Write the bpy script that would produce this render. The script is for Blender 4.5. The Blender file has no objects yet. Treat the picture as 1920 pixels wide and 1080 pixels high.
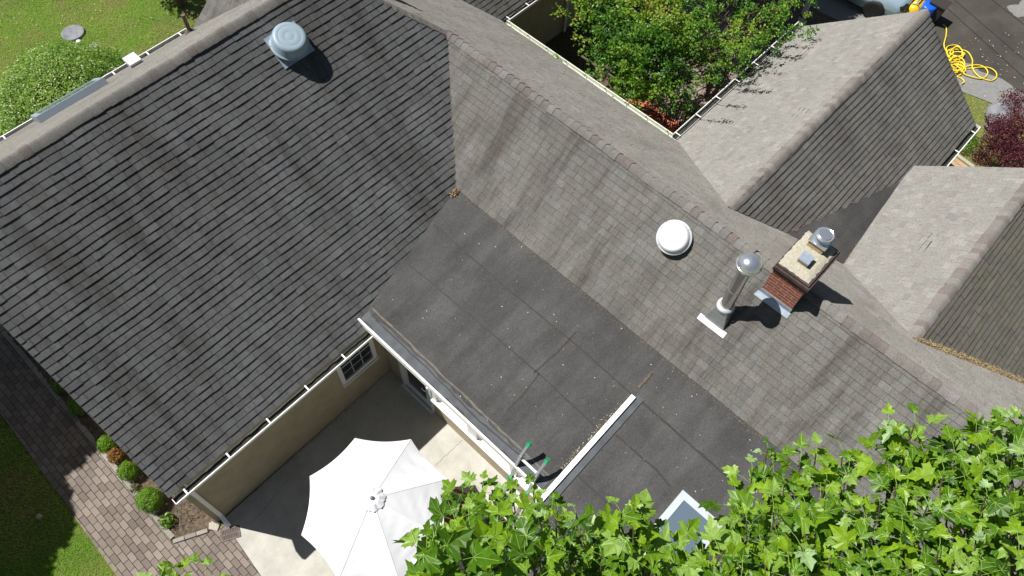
import bpy, math, random
from mathutils import Vector, Matrix
from mathutils import noise as mnoise
R = math.radians
sc = bpy.context.scene
col = sc.collection
random.seed(7)

# ------------------------------------------------------------------ camera
CAM = Vector((-7.627, -8.499, 15.266))
YAW, PIT, ROL, FPX = R(40.655), R(-60.379), R(3.227), 1450.98
fw = Vector((math.cos(PIT) * math.cos(YAW), math.cos(PIT) * math.sin(YAW), math.sin(PIT)))
rt = fw.cross(Vector((0, 0, 1))).normalized()
up = rt.cross(fw)
rt, up = rt * math.cos(ROL) + up * math.sin(ROL), -rt * math.sin(ROL) + up * math.cos(ROL)
cd = bpy.data.cameras.new('camera')
cam = bpy.data.objects.new('camera', cd)
col.objects.link(cam)
m = Matrix((rt, up, -fw)).transposed().to_4x4()
m.translation = CAM
cam.matrix_world = m
cd.sensor_width = 36
cd.lens = FPX / 1920 * 36
cd.clip_start = 0.1
cd.clip_end = 500
sc.camera = cam

# ------------------------------------------------------------------ light
SUN = Vector((-0.25013, 0.41395, 0.87526)).normalized()
w = bpy.data.worlds.new('World')
sc.world = w
w.use_nodes = True
nt = w.node_tree
bg = nt.nodes['Background']
sky = nt.nodes.new('ShaderNodeTexSky')
sky.sky_type = 'NISHITA'
sky.sun_disc = False
sky.sun_elevation = math.asin(SUN.z)
sky.sun_rotation = math.atan2(SUN.x, SUN.y)
bg.inputs[1].default_value = 0.033
nt.links.new(sky.outputs[0], bg.inputs[0])
sl = bpy.data.lights.new('sun', 'SUN')
sl.energy = 5.0
sl.angle = R(0.5)
sl.color = (1, 0.965, 0.91)
so = bpy.data.objects.new('sun', sl)
col.objects.link(so)
so.rotation_euler = (-SUN).to_track_quat('-Z', 'Y').to_euler()
so.location = (0, 0, 30)
sc.view_settings.view_transform = 'Standard'
sc.view_settings.look = 'None'
sc.view_settings.exposure = 0.45
sc.view_settings.gamma = 1
sc.cycles.max_bounces = 8


# ------------------------------------------------------------------ helpers
def ray(px, py):
    return fw + rt * ((px - 960) / FPX) - up * ((py - 540) / FPX)


def hz(px, py, z=0.0):
    """the point of the horizontal plane z seen at that pixel"""
    d = ray(px, py)
    return CAM + d * ((z - CAM.z) / d.z)


def V(*a):
    return Vector(a)


class MB:
    """collects faces; build() links them as one mesh object"""

    def __init__(s):
        s.v, s.f, s.t, s.mi, s.sm = [], [], [], [], []
        s.mat = 0

    def face(s, pts, t=0.0, sm=False):
        n = len(s.v)
        s.v += [tuple(p) for p in pts]
        s.f.append(tuple(range(n, n + len(pts))))
        s.t.append(t); s.mi.append(s.mat); s.sm.append(sm)

    def faces(s, verts, fs, t=0.0, sm=False):
        n = len(s.v)
        s.v += [tuple(p) for p in verts]
        for f in fs:
            s.f.append(tuple(i + n for i in f))
            s.t.append(t); s.mi.append(s.mat); s.sm.append(sm)

    def obox(s, c, ax, ay, az, t=0.0):
        """box from centre and three half-axis vectors"""
        c, ax, ay, az = map(Vector, (c, ax, ay, az))
        if ax.cross(ay).dot(az) < 0: ax = -ax
        vs = [c + ax * i + ay * j + az * k for k in (-1, 1) for j in (-1, 1) for i in (-1, 1)]
        s.faces(vs, [(0, 2, 3, 1), (4, 5, 7, 6), (0, 1, 5, 4), (2, 6, 7, 3), (0, 4, 6, 2), (1, 3, 7, 5)], t)

    def box(s, x0, x1, y0, y1, z0, z1, t=0.0):
        s.obox(((x0 + x1) / 2, (y0 + y1) / 2, (z0 + z1) / 2), ((x1 - x0) / 2, 0, 0), (0, (y1 - y0) / 2, 0), (0, 0, (z1 - z0) / 2), t)

    def bar(s, a, b, wd, ht, upv=(0, 0, 1), t=0.0):
        a, b = Vector(a), Vector(b)
        d = (b - a)
        sx = d.cross(Vector(upv)).normalized()
        uz = sx.cross(d).normalized()
        s.obox((a + b) / 2, d / 2, sx * wd / 2, uz * ht / 2, t)

    def prism(s, pts, off, t=0.0):
        """polygon pts (3D) extruded by vector off"""
        pts = [Vector(p) for p in pts]; off = Vector(off)
        n = len(pts)
        nrm = Vector((0, 0, 0))
        for i in range(n): nrm += pts[i].cross(pts[(i + 1) % n])
        if nrm.dot(off) < 0: pts.reverse()
        vs = pts + [p + off for p in pts]
        fs = [tuple(reversed(range(n))), tuple(range(n, 2 * n))] + [(i, (i + 1) % n, n + (i + 1) % n, n + i) for i in range(n)]
        s.faces(vs, fs, t)

    def tube(s, pts, rad, seg=8, t=0.0, cap=True, sm=True):
        pts = [Vector(p) for p in pts]
        n = len(pts)
        rad = rad if isinstance(rad, (list, tuple)) else [rad] * n
        vs = []
        px = None
        for i in range(n):
            d = (pts[min(i + 1, n - 1)] - pts[max(i - 1, 0)]).normalized()
            if px is None:
                px = d.orthogonal().normalized()
            px = (px - d * px.dot(d))
            px = px.normalized() if px.length > 1e-6 else d.orthogonal().normalized()
            py = d.cross(px)
            for k in range(seg):
                a = 2 * math.pi * k / seg
                vs.append(pts[i] + (px * math.cos(a) + py * math.sin(a)) * rad[i])
        fs = []
        for i in range(n - 1):
            for k in range(seg):
                a, b = i * seg + k, i * seg + (k + 1) % seg
                fs.append((a, b, b + seg, a + seg))
        s.faces(vs, fs, t, sm)
        if cap:
            s.faces(vs[:seg], [tuple(reversed(range(seg)))], t)
            s.faces(vs[-seg:], [tuple(range(seg))], t)

    def lathe(s, c, prof, seg=32, ax=(0, 0, 1), t=0.0, sm=True):
        """profile [(r, h)...] turned round axis ax at c"""
        c = Vector(c); ax = Vector(ax).normalized()
        px = ax.orthogonal().normalized(); py = ax.cross(px)
        vs = []
        for r_, h in prof:
            for k in range(seg):
                a = 2 * math.pi * k / seg
                vs.append(c + ax * h + (px * math.cos(a) + py * math.sin(a)) * max(r_, 1e-4))
        fs = []
        for i in range(len(prof) - 1):
            for k in range(seg):
                a, b = i * seg + k, i * seg + (k + 1) % seg
                fs.append((a, b, b + seg, a + seg))
        s.faces(vs, fs, t, sm)

    def build(s, name, mats, parent=None, label=None, auto=None):
        me = bpy.data.meshes.new(name)
        me.from_pydata(s.v, [], s.f)
        mats = mats if isinstance(mats, (list, tuple)) else [mats]
        for mm in mats: me.materials.append(mm)
        me.polygons.foreach_set('material_index', s.mi)
        me.polygons.foreach_set('use_smooth', s.sm)
        at = me.attributes.new('tone', 'FLOAT', 'FACE')
        at.data.foreach_set('value', s.t)
        me.update()
        o = bpy.data.objects.new(name, me)
        col.objects.link(o)
        if parent is not None: o.parent = parent
        if label: o['label'] = label
        return o


def empty(name, label, cat, group=None, loc=(0, 0, 0)):
    o = bpy.data.objects.new(name, None)
    o.empty_display_size = 0.3
    col.objects.link(o)
    o.location = loc
    return tag(o, label, cat, group)


def tag(o, label=None, cat=None, group=None, kind=None):
    if label: o['label'] = label
    if cat: o['category'] = cat
    if group: o['group'] = group
    if kind: o['kind'] = kind
    return o


# ------------------------------------------------------------------ materials
class NT:
    def __init__(s, name):
        s.m = bpy.data.materials.new(name)
        s.m.use_nodes = True
        s.t = s.m.node_tree
        s.b = s.t.nodes['Principled BSDF']
        s.out = s.t.nodes['Material Output']

    def n(s, typ, **k):
        nd = s.t.nodes.new(typ)
        for a, b in k.items():
            if hasattr(nd, a): setattr(nd, a, b)
            else: nd.inputs[a].default_value = b
        return nd

    def l(s, a, b): s.t.links.new(a, b)

    def val(s, x):
        return x

    def coord(s, scale=(1, 1, 1), rot=(0, 0, 0)):
        tc = s.n('ShaderNodeTexCoord')
        mp = s.n('ShaderNodeMapping')
        mp.inputs['Scale'].default_value = scale
        mp.inputs['Rotation'].default_value = rot
        s.l(tc.outputs['Object'], mp.inputs[0])
        return mp.outputs[0]

    def noise(s, scale, detail=4, rough=.55, vec=None, dist=0):
        nd = s.n('ShaderNodeTexNoise')
        nd.inputs['Scale'].default_value = scale
        nd.inputs['Detail'].default_value = detail
        nd.inputs['Roughness'].default_value = rough
        nd.inputs['Distortion'].default_value = dist
        s.l(vec if vec is not None else s.coord(), nd.inputs['Vector'])
        return nd.outputs['Fac']

    def ramp(s, fac, stops, interp='LINEAR'):
        r = s.n('ShaderNodeValToRGB')
        r.color_ramp.interpolation = interp
        e = r.color_ramp.elements
        while len(e) < len(stops): e.new(0.5)
        for i, (p, c) in enumerate(stops):
            e[i].position = p
            e[i].color = (*c, 1) if len(c) == 3 else c
        s.l(fac, r.inputs[0])
        return r.outputs[0]

    def mix(s, fac, a, b, mode='MIX'):
        mx = s.n('ShaderNodeMix', data_type='RGBA', blend_type=mode)
        for i, x in ((0, fac), (6, a), (7, b)):
            if hasattr(x, 'links') or hasattr(x, 'is_linked'): s.l(x, mx.inputs[i])
            else: mx.inputs[i].default_value = x if i == 0 else (*x, 1)
        return mx.outputs[2]

    def math(s, op, a, b=0.0):
        nd = s.n('ShaderNodeMath', operation=op)
        for i, x in ((0, a), (1, b)):
            if hasattr(x, 'is_linked'): s.l(x, nd.inputs[i])
            else: nd.inputs[i].default_value = x
        return nd.outputs[0]

    def bump(s, h, strength=.3, dist=.01):
        b = s.n('ShaderNodeBump')
        b.inputs['Strength'].default_value = strength
        b.inputs['Distance'].default_value = dist
        s.l(h, b.inputs['Height'])
        s.l(b.outputs[0], s.b.inputs['Normal'])

    def tone(s):
        a = s.n('ShaderNodeAttribute')
        a.attribute_name = 'tone'
        return a.outputs['Fac']

    def col(s, c):
        if hasattr(c, 'is_linked'): s.l(c, s.b.inputs['Base Color'])
        else: s.b.inputs['Base Color'].default_value = (*c, 1)

    def set(s, **k):
        for a, b in k.items(): s.b.inputs[a.replace('_', ' ')].default_value = b
        return s


def shingle_mat(name, c, streak=None, moss=0.0, big=.12, stain=.7):
    """asphalt shingle: per-tab tone and hue, granules, weather streaks running down the slope"""
    q = NT(name)
    t = q.tone()
    k = lambda f, a=1, b=1, d=1: (c[0] * f * a, c[1] * f * b, c[2] * f * d)
    base = q.ramp(t, [(0, k(.86, .99, 1, 1.02)), (.2, k(.94, 1.02, .99, .97)), (.4, k(1, .98, 1.01, 1.0)), (.6, k(1.03, 1.02, 1, .98)), (.75, k(1.10, .98, 1.0, 1.02)), (.88, k(1.18)), (.9, k(.9, .97, .89, .88)), (1, k(.9, .97, .89, .88))])
    g = q.ramp(q.noise(150, 3, .85), [(.28, (.55,) * 3), (.5, (1,) * 3), (.72, (1.5,) * 3)])
    base = q.mix(1.0, base, g, 'MULTIPLY')
    g2 = q.ramp(q.noise(38, 3, .7), [(.32, (.80,) * 3), (.5, (1,) * 3), (.68, (1.22,) * 3)])
    base = q.mix(1.0, base, g2, 'MULTIPLY')
    bg_ = q.ramp(q.noise(1.3, 6, .65), [(.3, (1 - big, 1 - big, 1 - big * .9)), (.5, (1, 1, 1)), (.7, (1 + big, 1 + big * .95, 1 + big * .8))])
    base = q.mix(1.0, base, bg_, 'MULTIPLY')
    if streak:
        rot, sc_ = streak
        st = q.ramp(q.noise(1.0, 5, .6, q.coord(sc_, rot), .4), [(.34, (.58, .545, .52)), (.44, (.92, .91, .90)), (.52, (1, 1, 1)), (.66, (1.16, 1.16, 1.15))])
        base = q.mix(stain, base, st, 'MULTIPLY')
        st = q.ramp(q.noise(2.3, 5, .7, q.coord(tuple(x * 1.3 for x in sc_), rot), .5), [(.38, (.84, .82, .80)), (.5, (1, 1, 1)), (.66, (1.08, 1.08, 1.08))])
        base = q.mix(stain, base, st, 'MULTIPLY')
    if moss:
        mm = q.ramp(q.noise(2.2, 6, .7), [(.45, (0, 0, 0)), (.7, (1, 1, 1))])
        base = q.mix(q.math('MULTIPLY', mm, moss), base, (.085, .09, .03))
    q.col(base)
    q.set(Roughness=.82, Specular_IOR_Level=.35)
    q.b.inputs['Diffuse Roughness'].default_value = .6
    q.bump(q.noise(140, 2, .8), .55, .006)
    return q.m


def plain(name, c, rough=.5, metal=0.0, spec=.5, var=0.0, vs=6, bump=0.0, bs=40):
    q = NT(name)
    if var:
        r = q.ramp(q.noise(vs, 5, .6), [(.3, tuple(x * (1 - var) for x in c)), (.7, tuple(min(x * (1 + var), 1) for x in c))])
        q.col(r)
    else:
        q.col(c)
    q.set(Roughness=rough, Metallic=metal, Specular_IOR_Level=spec)
    if bump: q.bump(q.noise(bs, 4, .6), bump, .01)
    return q.m


M = {}
# one grey-brown blend; sunlight and shade per slope are set into the base colour
M['sh_front'] = shingle_mat('shingle_shaded_front', (.100, .102, .105), streak=((0, 0, 0), (1.7, .28, .28)), stain=.85)  # base darkened for the slope turned from the sun; streaks are stains
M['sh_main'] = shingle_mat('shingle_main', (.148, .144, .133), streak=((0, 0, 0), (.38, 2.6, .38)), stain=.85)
M['sh_back'] = shingle_mat('shingle_lit_back', (.205, .197, .182), streak=((0, 0, 0), (.4, 1.2, .4)), stain=.35, big=.06)  # brightness of the back slopes put into a paler base
M['sh_wing'] = shingle_mat('shingle_lit_wing', (.228, .220, .206), big=.05)  # sunlit copy of the wing shingle, light painted into the base
M['sh_wing_shaded'] = shingle_mat('shingle_shaded_wing', (.105, .103, .098), streak=((0, 0, 0), (1.6, .25, .25)))  # shaded copy of the wing shingle, shade painted into the base
M['sh_moss'] = shingle_mat('shingle_mossy_shaded', (.098, .093, .082), moss=.32)  # real moss over a base darkened for shade
M['cap'] = shingle_mat('ridge_cap_shingle', (.185, .174, .163))
M['white'] = plain('white_paint', (.80, .80, .78), .45, var=.04, vs=5)
M['white_dirty'] = plain('white_gutter_paint', (.60, .62, .52), .5, var=.12, vs=9)
M['debris_dark'] = plain('gutter_debris', (.028, .028, .02), .95, var=.5, vs=30, bump=.5)
M['stucco'] = plain('beige_stucco', (.40, .345, .24), .9, var=.12, vs=3, bump=.5, bs=160)
M['black'] = plain('black_void', (.012, .012, .013), .6)
M['galv'] = plain('galvanised_steel', (.62, .65, .68), .33, .85, var=.1, vs=12)
M['stainless'] = plain('stainless_steel', (.80, .83, .88), .2, .85)
M['pipe'] = plain('brushed_flue_steel', (.66, .64, .62), .16, 1.0)
M['mast'] = plain('grey_mast_paint', (.40, .45, .50), .5)
M['lb'] = plain('pale_steel_blue_metal', (.36, .42, .50), .4, .3)
M['skyframe'] = plain('grey_skylight_frame', (.42, .46, .49), .45, .2, var=.06)
M['alu'] = plain('aluminium', (.58, .60, .62), .38, .8, var=.06)
M['vent_white'] = plain('white_vent_paint', (.62, .65, .67), .35, var=.03)
M['vent_grey'] = plain('grey_vent_paint', (.26, .34, .40), .42, var=.04)
M['flash_blue'] = plain('bare_flashing', (.38, .44, .52), .4, .4, var=.15, vs=14)
M['lead'] = plain('dull_lead', (.20, .23, .26), .45, .5, var=.3, vs=12)
M['green_plastic'] = plain('green_plastic', (.02, .30, .13), .4)
M['fabric'] = plain('white_canvas', (.66, .67, .69), .8, var=.015, vs=9, bump=.12, bs=300)
M['wood_red'] = plain('red_stained_wood', (.23, .075, .035), .55, var=.3, vs=12)
M['wood_tan'] = plain('tan_wood', (.42, .29, .16), .6, var=.2, vs=14)
M['rust'] = plain('rusty_iron', (.12, .085, .07), .7, var=.3, vs=20)
M['iron'] = plain('dark_iron', (.035, .03, .028), .6)
M['boulder'] = plain('grey_rock', (.19, .20, .22), .85, var=.3, vs=7, bump=.6, bs=14)
M['yellow'] = plain('yellow_hose', (.80, .60, .03), .45, var=.06)
M['soil'] = plain('soil', (.10, .075, .05), .95, var=.6, vs=14, bump=.9, bs=50)
M['bark'] = plain('bark', (.10, .075, .055), .9, var=.45, vs=20, bump=.8, bs=40)
M['stem'] = plain('young_stem', (.22, .18, .07), .7, var=.25, vs=14)
M['petiole'] = plain('petiole', (.19, .31, .05), .6, var=.3, vs=5)

# brick chimney
q = NT('red_brick')
bt = q.n('ShaderNodeTexBrick')
tcn = q.n('ShaderNodeTexCoord')
sep = q.n('ShaderNodeSeparateXYZ'); cmb = q.n('ShaderNodeCombineXYZ')
q.l(tcn.outputs['Object'], sep.inputs[0])
q.l(q.math('ADD', sep.outputs[0], sep.outputs[1]), cmb.inputs[0]); q.l(sep.outputs[2], cmb.inputs[1])
q.l(cmb.outputs[0], bt.inputs['Vector'])
bt.inputs['Scale'].default_value = 1
bt.inputs['Brick Width'].default_value = .205; bt.inputs['Row Height'].default_value = .068
bt.inputs['Mortar Size'].default_value = .007
bt.inputs['Color1'].default_value = (.36, .10, .06, 1); bt.inputs['Color2'].default_value = (.24, .065, .045, 1)
bt.inputs['Mortar'].default_value = (.40, .33, .27, 1)
q.col(q.mix(.6, bt.outputs['Color'], q.ramp(q.noise(22, 4), [(.3, (.5, .5, .5)), (.7, (1.3, 1.3, 1.3))]), 'MULTIPLY'))
q.set(Roughness=.9); q.bump(q.math('MULTIPLY', bt.outputs['Fac'], -1), .6, .006)
M['brick'] = q.m
M['brick_dark'] = plain('dark_brick', (.06, .04, .036), .95, var=.45, vs=18, bump=.8, bs=30)  # corbel brick, much darker than the shaft
M['crown'] = plain('lichened_mortar', (.37, .345, .275), .95, var=.22, vs=30, bump=.12, bs=60)
M['clay'] = plain('clay_flue_tile', (.42, .33, .20), .9, var=.2, vs=14)

# flat roof membrane
q = NT('granular_membrane')
c = q.ramp(q.noise(120, 3, .8), [(.3, (.032, .033, .034)), (.5, (.062, .062, .062)), (.75, (.115, .113, .108))])
big = q.ramp(q.noise(1.3, 6, .65), [(.3, (.76, .74, .73)), (.5, (1, 1, 1)), (.7, (1.24, 1.23, 1.22))])
c = q.mix(1, c, big, 'MULTIPLY')
wr = q.ramp(q.noise(1.0, 3, .5, q.coord((.5, 3.2, 1))), [(.38, (.86,) * 3), (.62, (1.13,) * 3)])
c = q.mix(1, c, wr, 'MULTIPLY')
c = q.mix(1, c, q.ramp(q.noise(30, 3, .7), [(.32, (.82,) * 3), (.68, (1.2,) * 3)]), 'MULTIPLY')
rd = q.ramp(q.noise(6, 6, .8), [(.58, (0, 0, 0)), (.75, (1, 1, 1))])
c = q.mix(q.math('MULTIPLY', rd, .35), c, (.14, .085, .055))
q.col(c); q.set(Roughness=.85, Specular_IOR_Level=.3)
hgt = q.math('ADD', q.math('MULTIPLY', q.noise(1.0, 3, .5, q.coord((.6, 2.6, 1))), 6), q.noise(130, 2, .8))
q.bump(hgt, .5, .016)
M['membrane'] = q.m
M['seam'] = plain('seam_tar', (.022, .017, .015), .7, var=.4, vs=30)
q = NT('silt_stain')
c = q.ramp(q.noise(9, 5, .7), [(.3, (.085, .08, .07)), (.7, (.17, .155, .125))]); q.col(c); q.set(Roughness=.95)
M['silt'] = q.m
M['membrane_edge'] = plain('edge_strip_membrane', (.075, .082, .092), .8, var=.25, vs=5, bump=.4, bs=120)

# concrete patio
q = NT('patio_concrete')
c = q.ramp(q.noise(90, 3, .8), [(.3, (.33, .325, .295)), (.5, (.455, .445, .41)), (.75, (.54, .53, .495))])
c = q.mix(1, c, q.ramp(q.noise(1.6, 6, .65), [(.3, (.74, .73, .71)), (.6, (1.05, 1.04, 1.02))]), 'MULTIPLY')
sp = q.ramp(q.noise(26, 2, .5), [(.70, (1, 1, 1)), (.76, (.35, .33, .28))])
c = q.mix(.7, c, sp, 'MULTIPLY')
q.col(c); q.set(Roughness=.9); q.bump(q.noise(90, 3, .8), .3, .005)
M['concrete'] = q.m
M['crack'] = plain('crack', (.16, .15, .13), .95)


def paver_mat(name, a, b):
    q = NT(name)
    c = q.ramp(q.tone(), [(0, a), (1, b)])
    c = q.mix(1, c, q.ramp(q.noise(60, 3, .8), [(.3, (.75,) * 3), (.7, (1.2,) * 3)]), 'MULTIPLY')
    c = q.mix(1, c, q.ramp(q.noise(1.2, 4, .6), [(.3, (.82, .8, .78)), (.7, (1.1, 1.1, 1.1))]), 'MULTIPLY')
    q.col(c); q.set(Roughness=.9); q.bump(q.noise(70, 3, .8), .4, .006)
    return q.m


M['paver'] = paver_mat('walk_paver', (.145, .118, .101), (.235, .198, .172))
M['paver_brown'] = paver_mat('courtyard_paver', (.20, .155, .13), (.28, .22, .19))
M['paver_red'] = paver_mat('red_brick_step', (.40, .10, .06), (.55, .17, .10))
M['edging'] = paver_mat('edging_stone', (.22, .20, .18), (.33, .30, .27))

# asphalt with damp patch, pale shoulder
q = NT('asphalt')
c = q.ramp(q.noise(90, 3, .8), [(.3, (.020, .019, .017)), (.55, (.050, .047, .042)), (.8, (.13, .12, .105))])
c = q.mix(1, c, q.ramp(q.noise(.9, 6, .7), [(.3, (.6, .58, .55)), (.7, (1.5, 1.45, 1.3))]), 'MULTIPLY')
q.col(c); q.set(Roughness=.8)
M['asphalt'] = q.m
M['asphalt_dry'] = plain('dry_asphalt', (.20, .20, .195), .9, var=.15, vs=12, bump=.4, bs=120)

# ground: grass soil, one sheet
q = NT('ground_turf')
c = q.ramp(q.noise(30, 5, .8), [(.3, (.045, .085, .012)), (.5, (.11, .18, .022)), (.72, (.22, .27, .06))])
dry = q.ramp(q.noise(.42, 6, .7), [(.42, (0, 0, 0)), (.56, (1, 1, 1))])
c = q.mix(q.math('MULTIPLY', dry, .75), c, q.ramp(q.noise(26, 5, .8), [(.3, (.07, .055, .02)), (.7, (.23, .18, .075))]))
q.col(c); q.set(Roughness=.95); q.bump(q.noise(45, 4, .8), .9, .03)
M['turf'] = q.m


def leaf_mat(name, stops, trans=.45, rough=.38, vein=False, tcol=(1.5, 1.7, .6)):
    q = NT(name)
    c = q.ramp(q.tone(), stops)
    c = q.mix(1, c, q.ramp(q.noise(40, 3), [(.3, (.85,) * 3), (.7, (1.15,) * 3)]), 'MULTIPLY')
    q.col(c); q.set(Roughness=rough, Specular_IOR_Level=.4)
    tr = q.n('ShaderNodeBsdfTranslucent')
    q.l(q.mix(1, c, tcol, 'MULTIPLY'), tr.inputs[0])
    mx = q.n('ShaderNodeMixShader'); mx.inputs[0].default_value = trans
    q.l(q.b.outputs[0], mx.inputs[1]); q.l(tr.outputs[0], mx.inputs[2])
    q.l(mx.outputs[0], q.out.inputs[0])
    return q.m


M['grass'] = leaf_mat('grass_blade', [(0, (.13, .32, .012)), (.5, (.28, .47, .04)), (.8, (.42, .45, .12)), (1, (.46, .40, .20))], .3, .6)
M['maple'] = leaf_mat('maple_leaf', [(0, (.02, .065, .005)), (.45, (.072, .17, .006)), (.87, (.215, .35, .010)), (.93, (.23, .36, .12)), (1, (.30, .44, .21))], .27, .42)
M['leaf'] = leaf_mat('courtyard_leaf', [(0, (.03, .10, .010)), (.5, (.09, .215, .018)), (.9, (.24, .36, .03)), (1, (.30, .22, .06))], .35, .4)
M['box'] = leaf_mat('boxwood_leaf', [(0, (.09, .19, .01)), (1, (.20, .36, .02))], .35, .45)
M['shrub'] = leaf_mat('shrub_leaf', [(0, (.06, .14, .015)), (.6, (.17, .29, .04)), (1, (.30, .38, .10))], .3, .36)
M['brownleaf'] = leaf_mat('brown_leaf', [(0, (.17, .075, .02)), (1, (.36, .19, .05))], .3, .6)
M['dull'] = leaf_mat('dull_leaf', [(0, (.08, .07, .03)), (1, (.20, .20, .08))], .25, .6)
M['redleaf'] = leaf_mat('red_maple_leaf', [(0, (.035, .008, .015)), (.6, (.10, .016, .03)), (1, (.22, .035, .05))], .35, .5, tcol=(1.6, .7, .8))
M['litter'] = NT('leaf_litter').m
q = NT('fallen_bits'); q.col(q.ramp(q.tone(), [(0, (.19, .11, .05)), (.5, (.30, .21, .10)), (.8, (.42, .42, .2)), (1, (.75, .75, .66))])); q.set(Roughness=.8); M['litter'] = q.m

# glass
q = NT('dark_window_glass'); q.col((.012, .014, .016)); q.set(Roughness=.05, Specular_IOR_Level=.8); M['glass'] = q.m
q = NT('skylight_glass'); q.col((.20, .27, .34)); q.set(Roughness=.04, Specular_IOR_Level=1.0, Metallic=.5); M['skyglass'] = q.m

# ------------------------------------------------------------------ surfaces made of single tabs
def clip(poly, nx, ny, c):
    """keep the part with nx*x+ny*y<=c"""
    out = []
    for i in range(len(poly)):
        a, b = poly[i], poly[(i + 1) % len(poly)]
        da, db = nx * a[0] + ny * a[1] - c, nx * b[0] + ny * b[1] - c
        if da <= 0: out.append(a)
        if (da < 0 < db) or (db < 0 < da):
            t_ = da / (da - db)
            out.append((a[0] + (b[0] - a[0]) * t_, a[1] + (b[1] - a[1]) * t_))
    return out


def cut(poly, conv):
    """poly clipped to the convex ccw polygon conv"""
    for i in range(len(conv)):
        a, b = conv[i], conv[(i + 1) % len(conv)]
        dx, dy = b[0] - a[0], b[1] - a[1]
        poly = clip(poly, dy, -dx, dy * a[0] - dx * a[1])
        if len(poly) < 3: return []
    return poly


def frame(pts, upslope):
    pts = [Vector(p) for p in pts]
    O = pts[0]
    n = Vector((0, 0, 0))
    for i in range(len(pts)): n += (pts[i] - O).cross(pts[(i + 1) % len(pts)] - O)
    n.normalize()
    if n.z < 0: n = -n
    v = Vector(upslope); v = (v - n * v.dot(n)).normalized()
    u = v.cross(n).normalized()
    p2 = [((p - O).dot(u), (p - O).dot(v)) for p in pts]
    ar = sum(p2[i][0] * p2[(i + 1) % len(p2)][1] - p2[(i + 1) % len(p2)][0] * p2[i][1] for i in range(len(p2)))
    if ar < 0: p2.reverse()
    return O, u, v, n, p2


def shingles(name, pts, upslope, mat, E=.123, tabs=(.13, .29), tmin=.009, tmax=.017, gap=.003, parent=None, rnd=1, wav=.006, label=None, thick=.10, jy=.0025):
    """a slope of separately laid tabs, every one a thin wedge, on a solid deck"""
    rg = random.Random(rnd)
    O, u, v, n, p2 = frame(pts, upslope)
    mb = MB()
    xs = [p[0] for p in p2]; ys = [p[1] for p in p2]
    P3 = lambda x, y, h: O + u * x + v * (y + .004 * math.sin(x * 2.1 + rnd) + .003 * math.sin(x * 5.3 + y)) + n * (h + wav * math.sin(x * 1.3 + rnd) * math.sin(y * 1.9 + rnd * 2))
    y = min(ys)
    k = 0
    while y < max(ys):
        x = min(xs) - rg.random() * .3
        ej = rg.uniform(-jy, jy) * 1.2
        while x < max(xs):
            wd = rg.uniform(*tabs)
            t_ = rg.choice((tmin, tmin * 1.15, tmax, tmax * .9))
            y0 = y + ej + rg.uniform(-jy, jy)
            y1 = y + E + .006
            rect = [(x + gap / 2, y0), (x + wd - gap / 2, y0), (x + wd - gap / 2, y1), (x + gap / 2, y1)]
            tone = min(.87, max(0, rg.gauss(.45, .2)))
            c_ = cut(rect, p2)
            if len(c_) >= 3:
                h = lambda yy: t_ + (0.001 - t_ * .8) * (yy - y0) / E if yy <= y + E else t_ * .18
                top = [P3(a, b, max(.001, h(b))) for a, b in c_]
                mb.face(top, tone)
                low = [P3(a, b, -.006) for a, b in c_]
                m_ = len(c_)
                for i in range(m_):
                    j = (i + 1) % m_
                    if c_[i][1] > y0 + E * .9 and c_[j][1] > y0 + E * .9: continue
                    mb.face([low[i], low[j], top[j], top[i]], tone * .7)
                    mb.mi[-1] = 2
            x += wd
        y += E; k += 1
    # solid deck underneath
    base = [O + u * a + v * b - n * .004 for a, b in p2]
    mb.mat = 1
    mb.prism(base, -n * thick)
    return mb.build(name, [mat, M['deck_edge'], M['tab_edge']], parent, label)


M['tab_edge'] = plain('cut_asphalt_edge', (.040, .039, .038), .9)
M['deck_edge'] = plain('roof_deck_edge', (.05, .05, .052), .9)


def tiles(name, poly2, z, mat, size, gap=.006, h=.05, ang=0.0, rnd=3, label=None, stagger=True, parent=None, jit=.003):
    """flat laid pavers clipped to a convex polygon"""
    rg = random.Random(rnd)
    ca, sa = math.cos(ang), math.sin(ang)
    rot = [(x * ca + y * sa, -x * sa + y * ca) for x, y in poly2]
    ar = sum(rot[i][0] * rot[(i + 1) % len(rot)][1] - rot[(i + 1) % len(rot)][0] * rot[i][1] for i in range(len(rot)))
    if ar < 0: rot.reverse()
    xs = [p[0] for p in rot]; ys = [p[1] for p in rot]
    mb = MB()
    L_, W_ = size
    y = min(ys); r_ = 0
    while y < max(ys):
        x = min(xs) - (L_ * .5 if r_ % 2 and stagger else 0) - rg.random() * .02
        while x < max(xs):
            rect = [(x + gap / 2, y + gap / 2), (x + L_ - gap / 2, y + gap / 2), (x + L_ - gap / 2, y + W_ - gap / 2), (x + gap / 2, y + W_ - gap / 2)]
            c_ = cut(rect, rot)
            if len(c_) >= 3:
                zz = z + rg.uniform(-jit, jit)
                back = [(a * ca - b * sa, a * sa + b * ca) for a, b in c_]
                mb.prism([(a, b, zz - h) for a, b in back], (0, 0, h), rg.random())
            x += L_
        y += W_; r_ += 1
    return mb.build(name, mat, parent, label)


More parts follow.
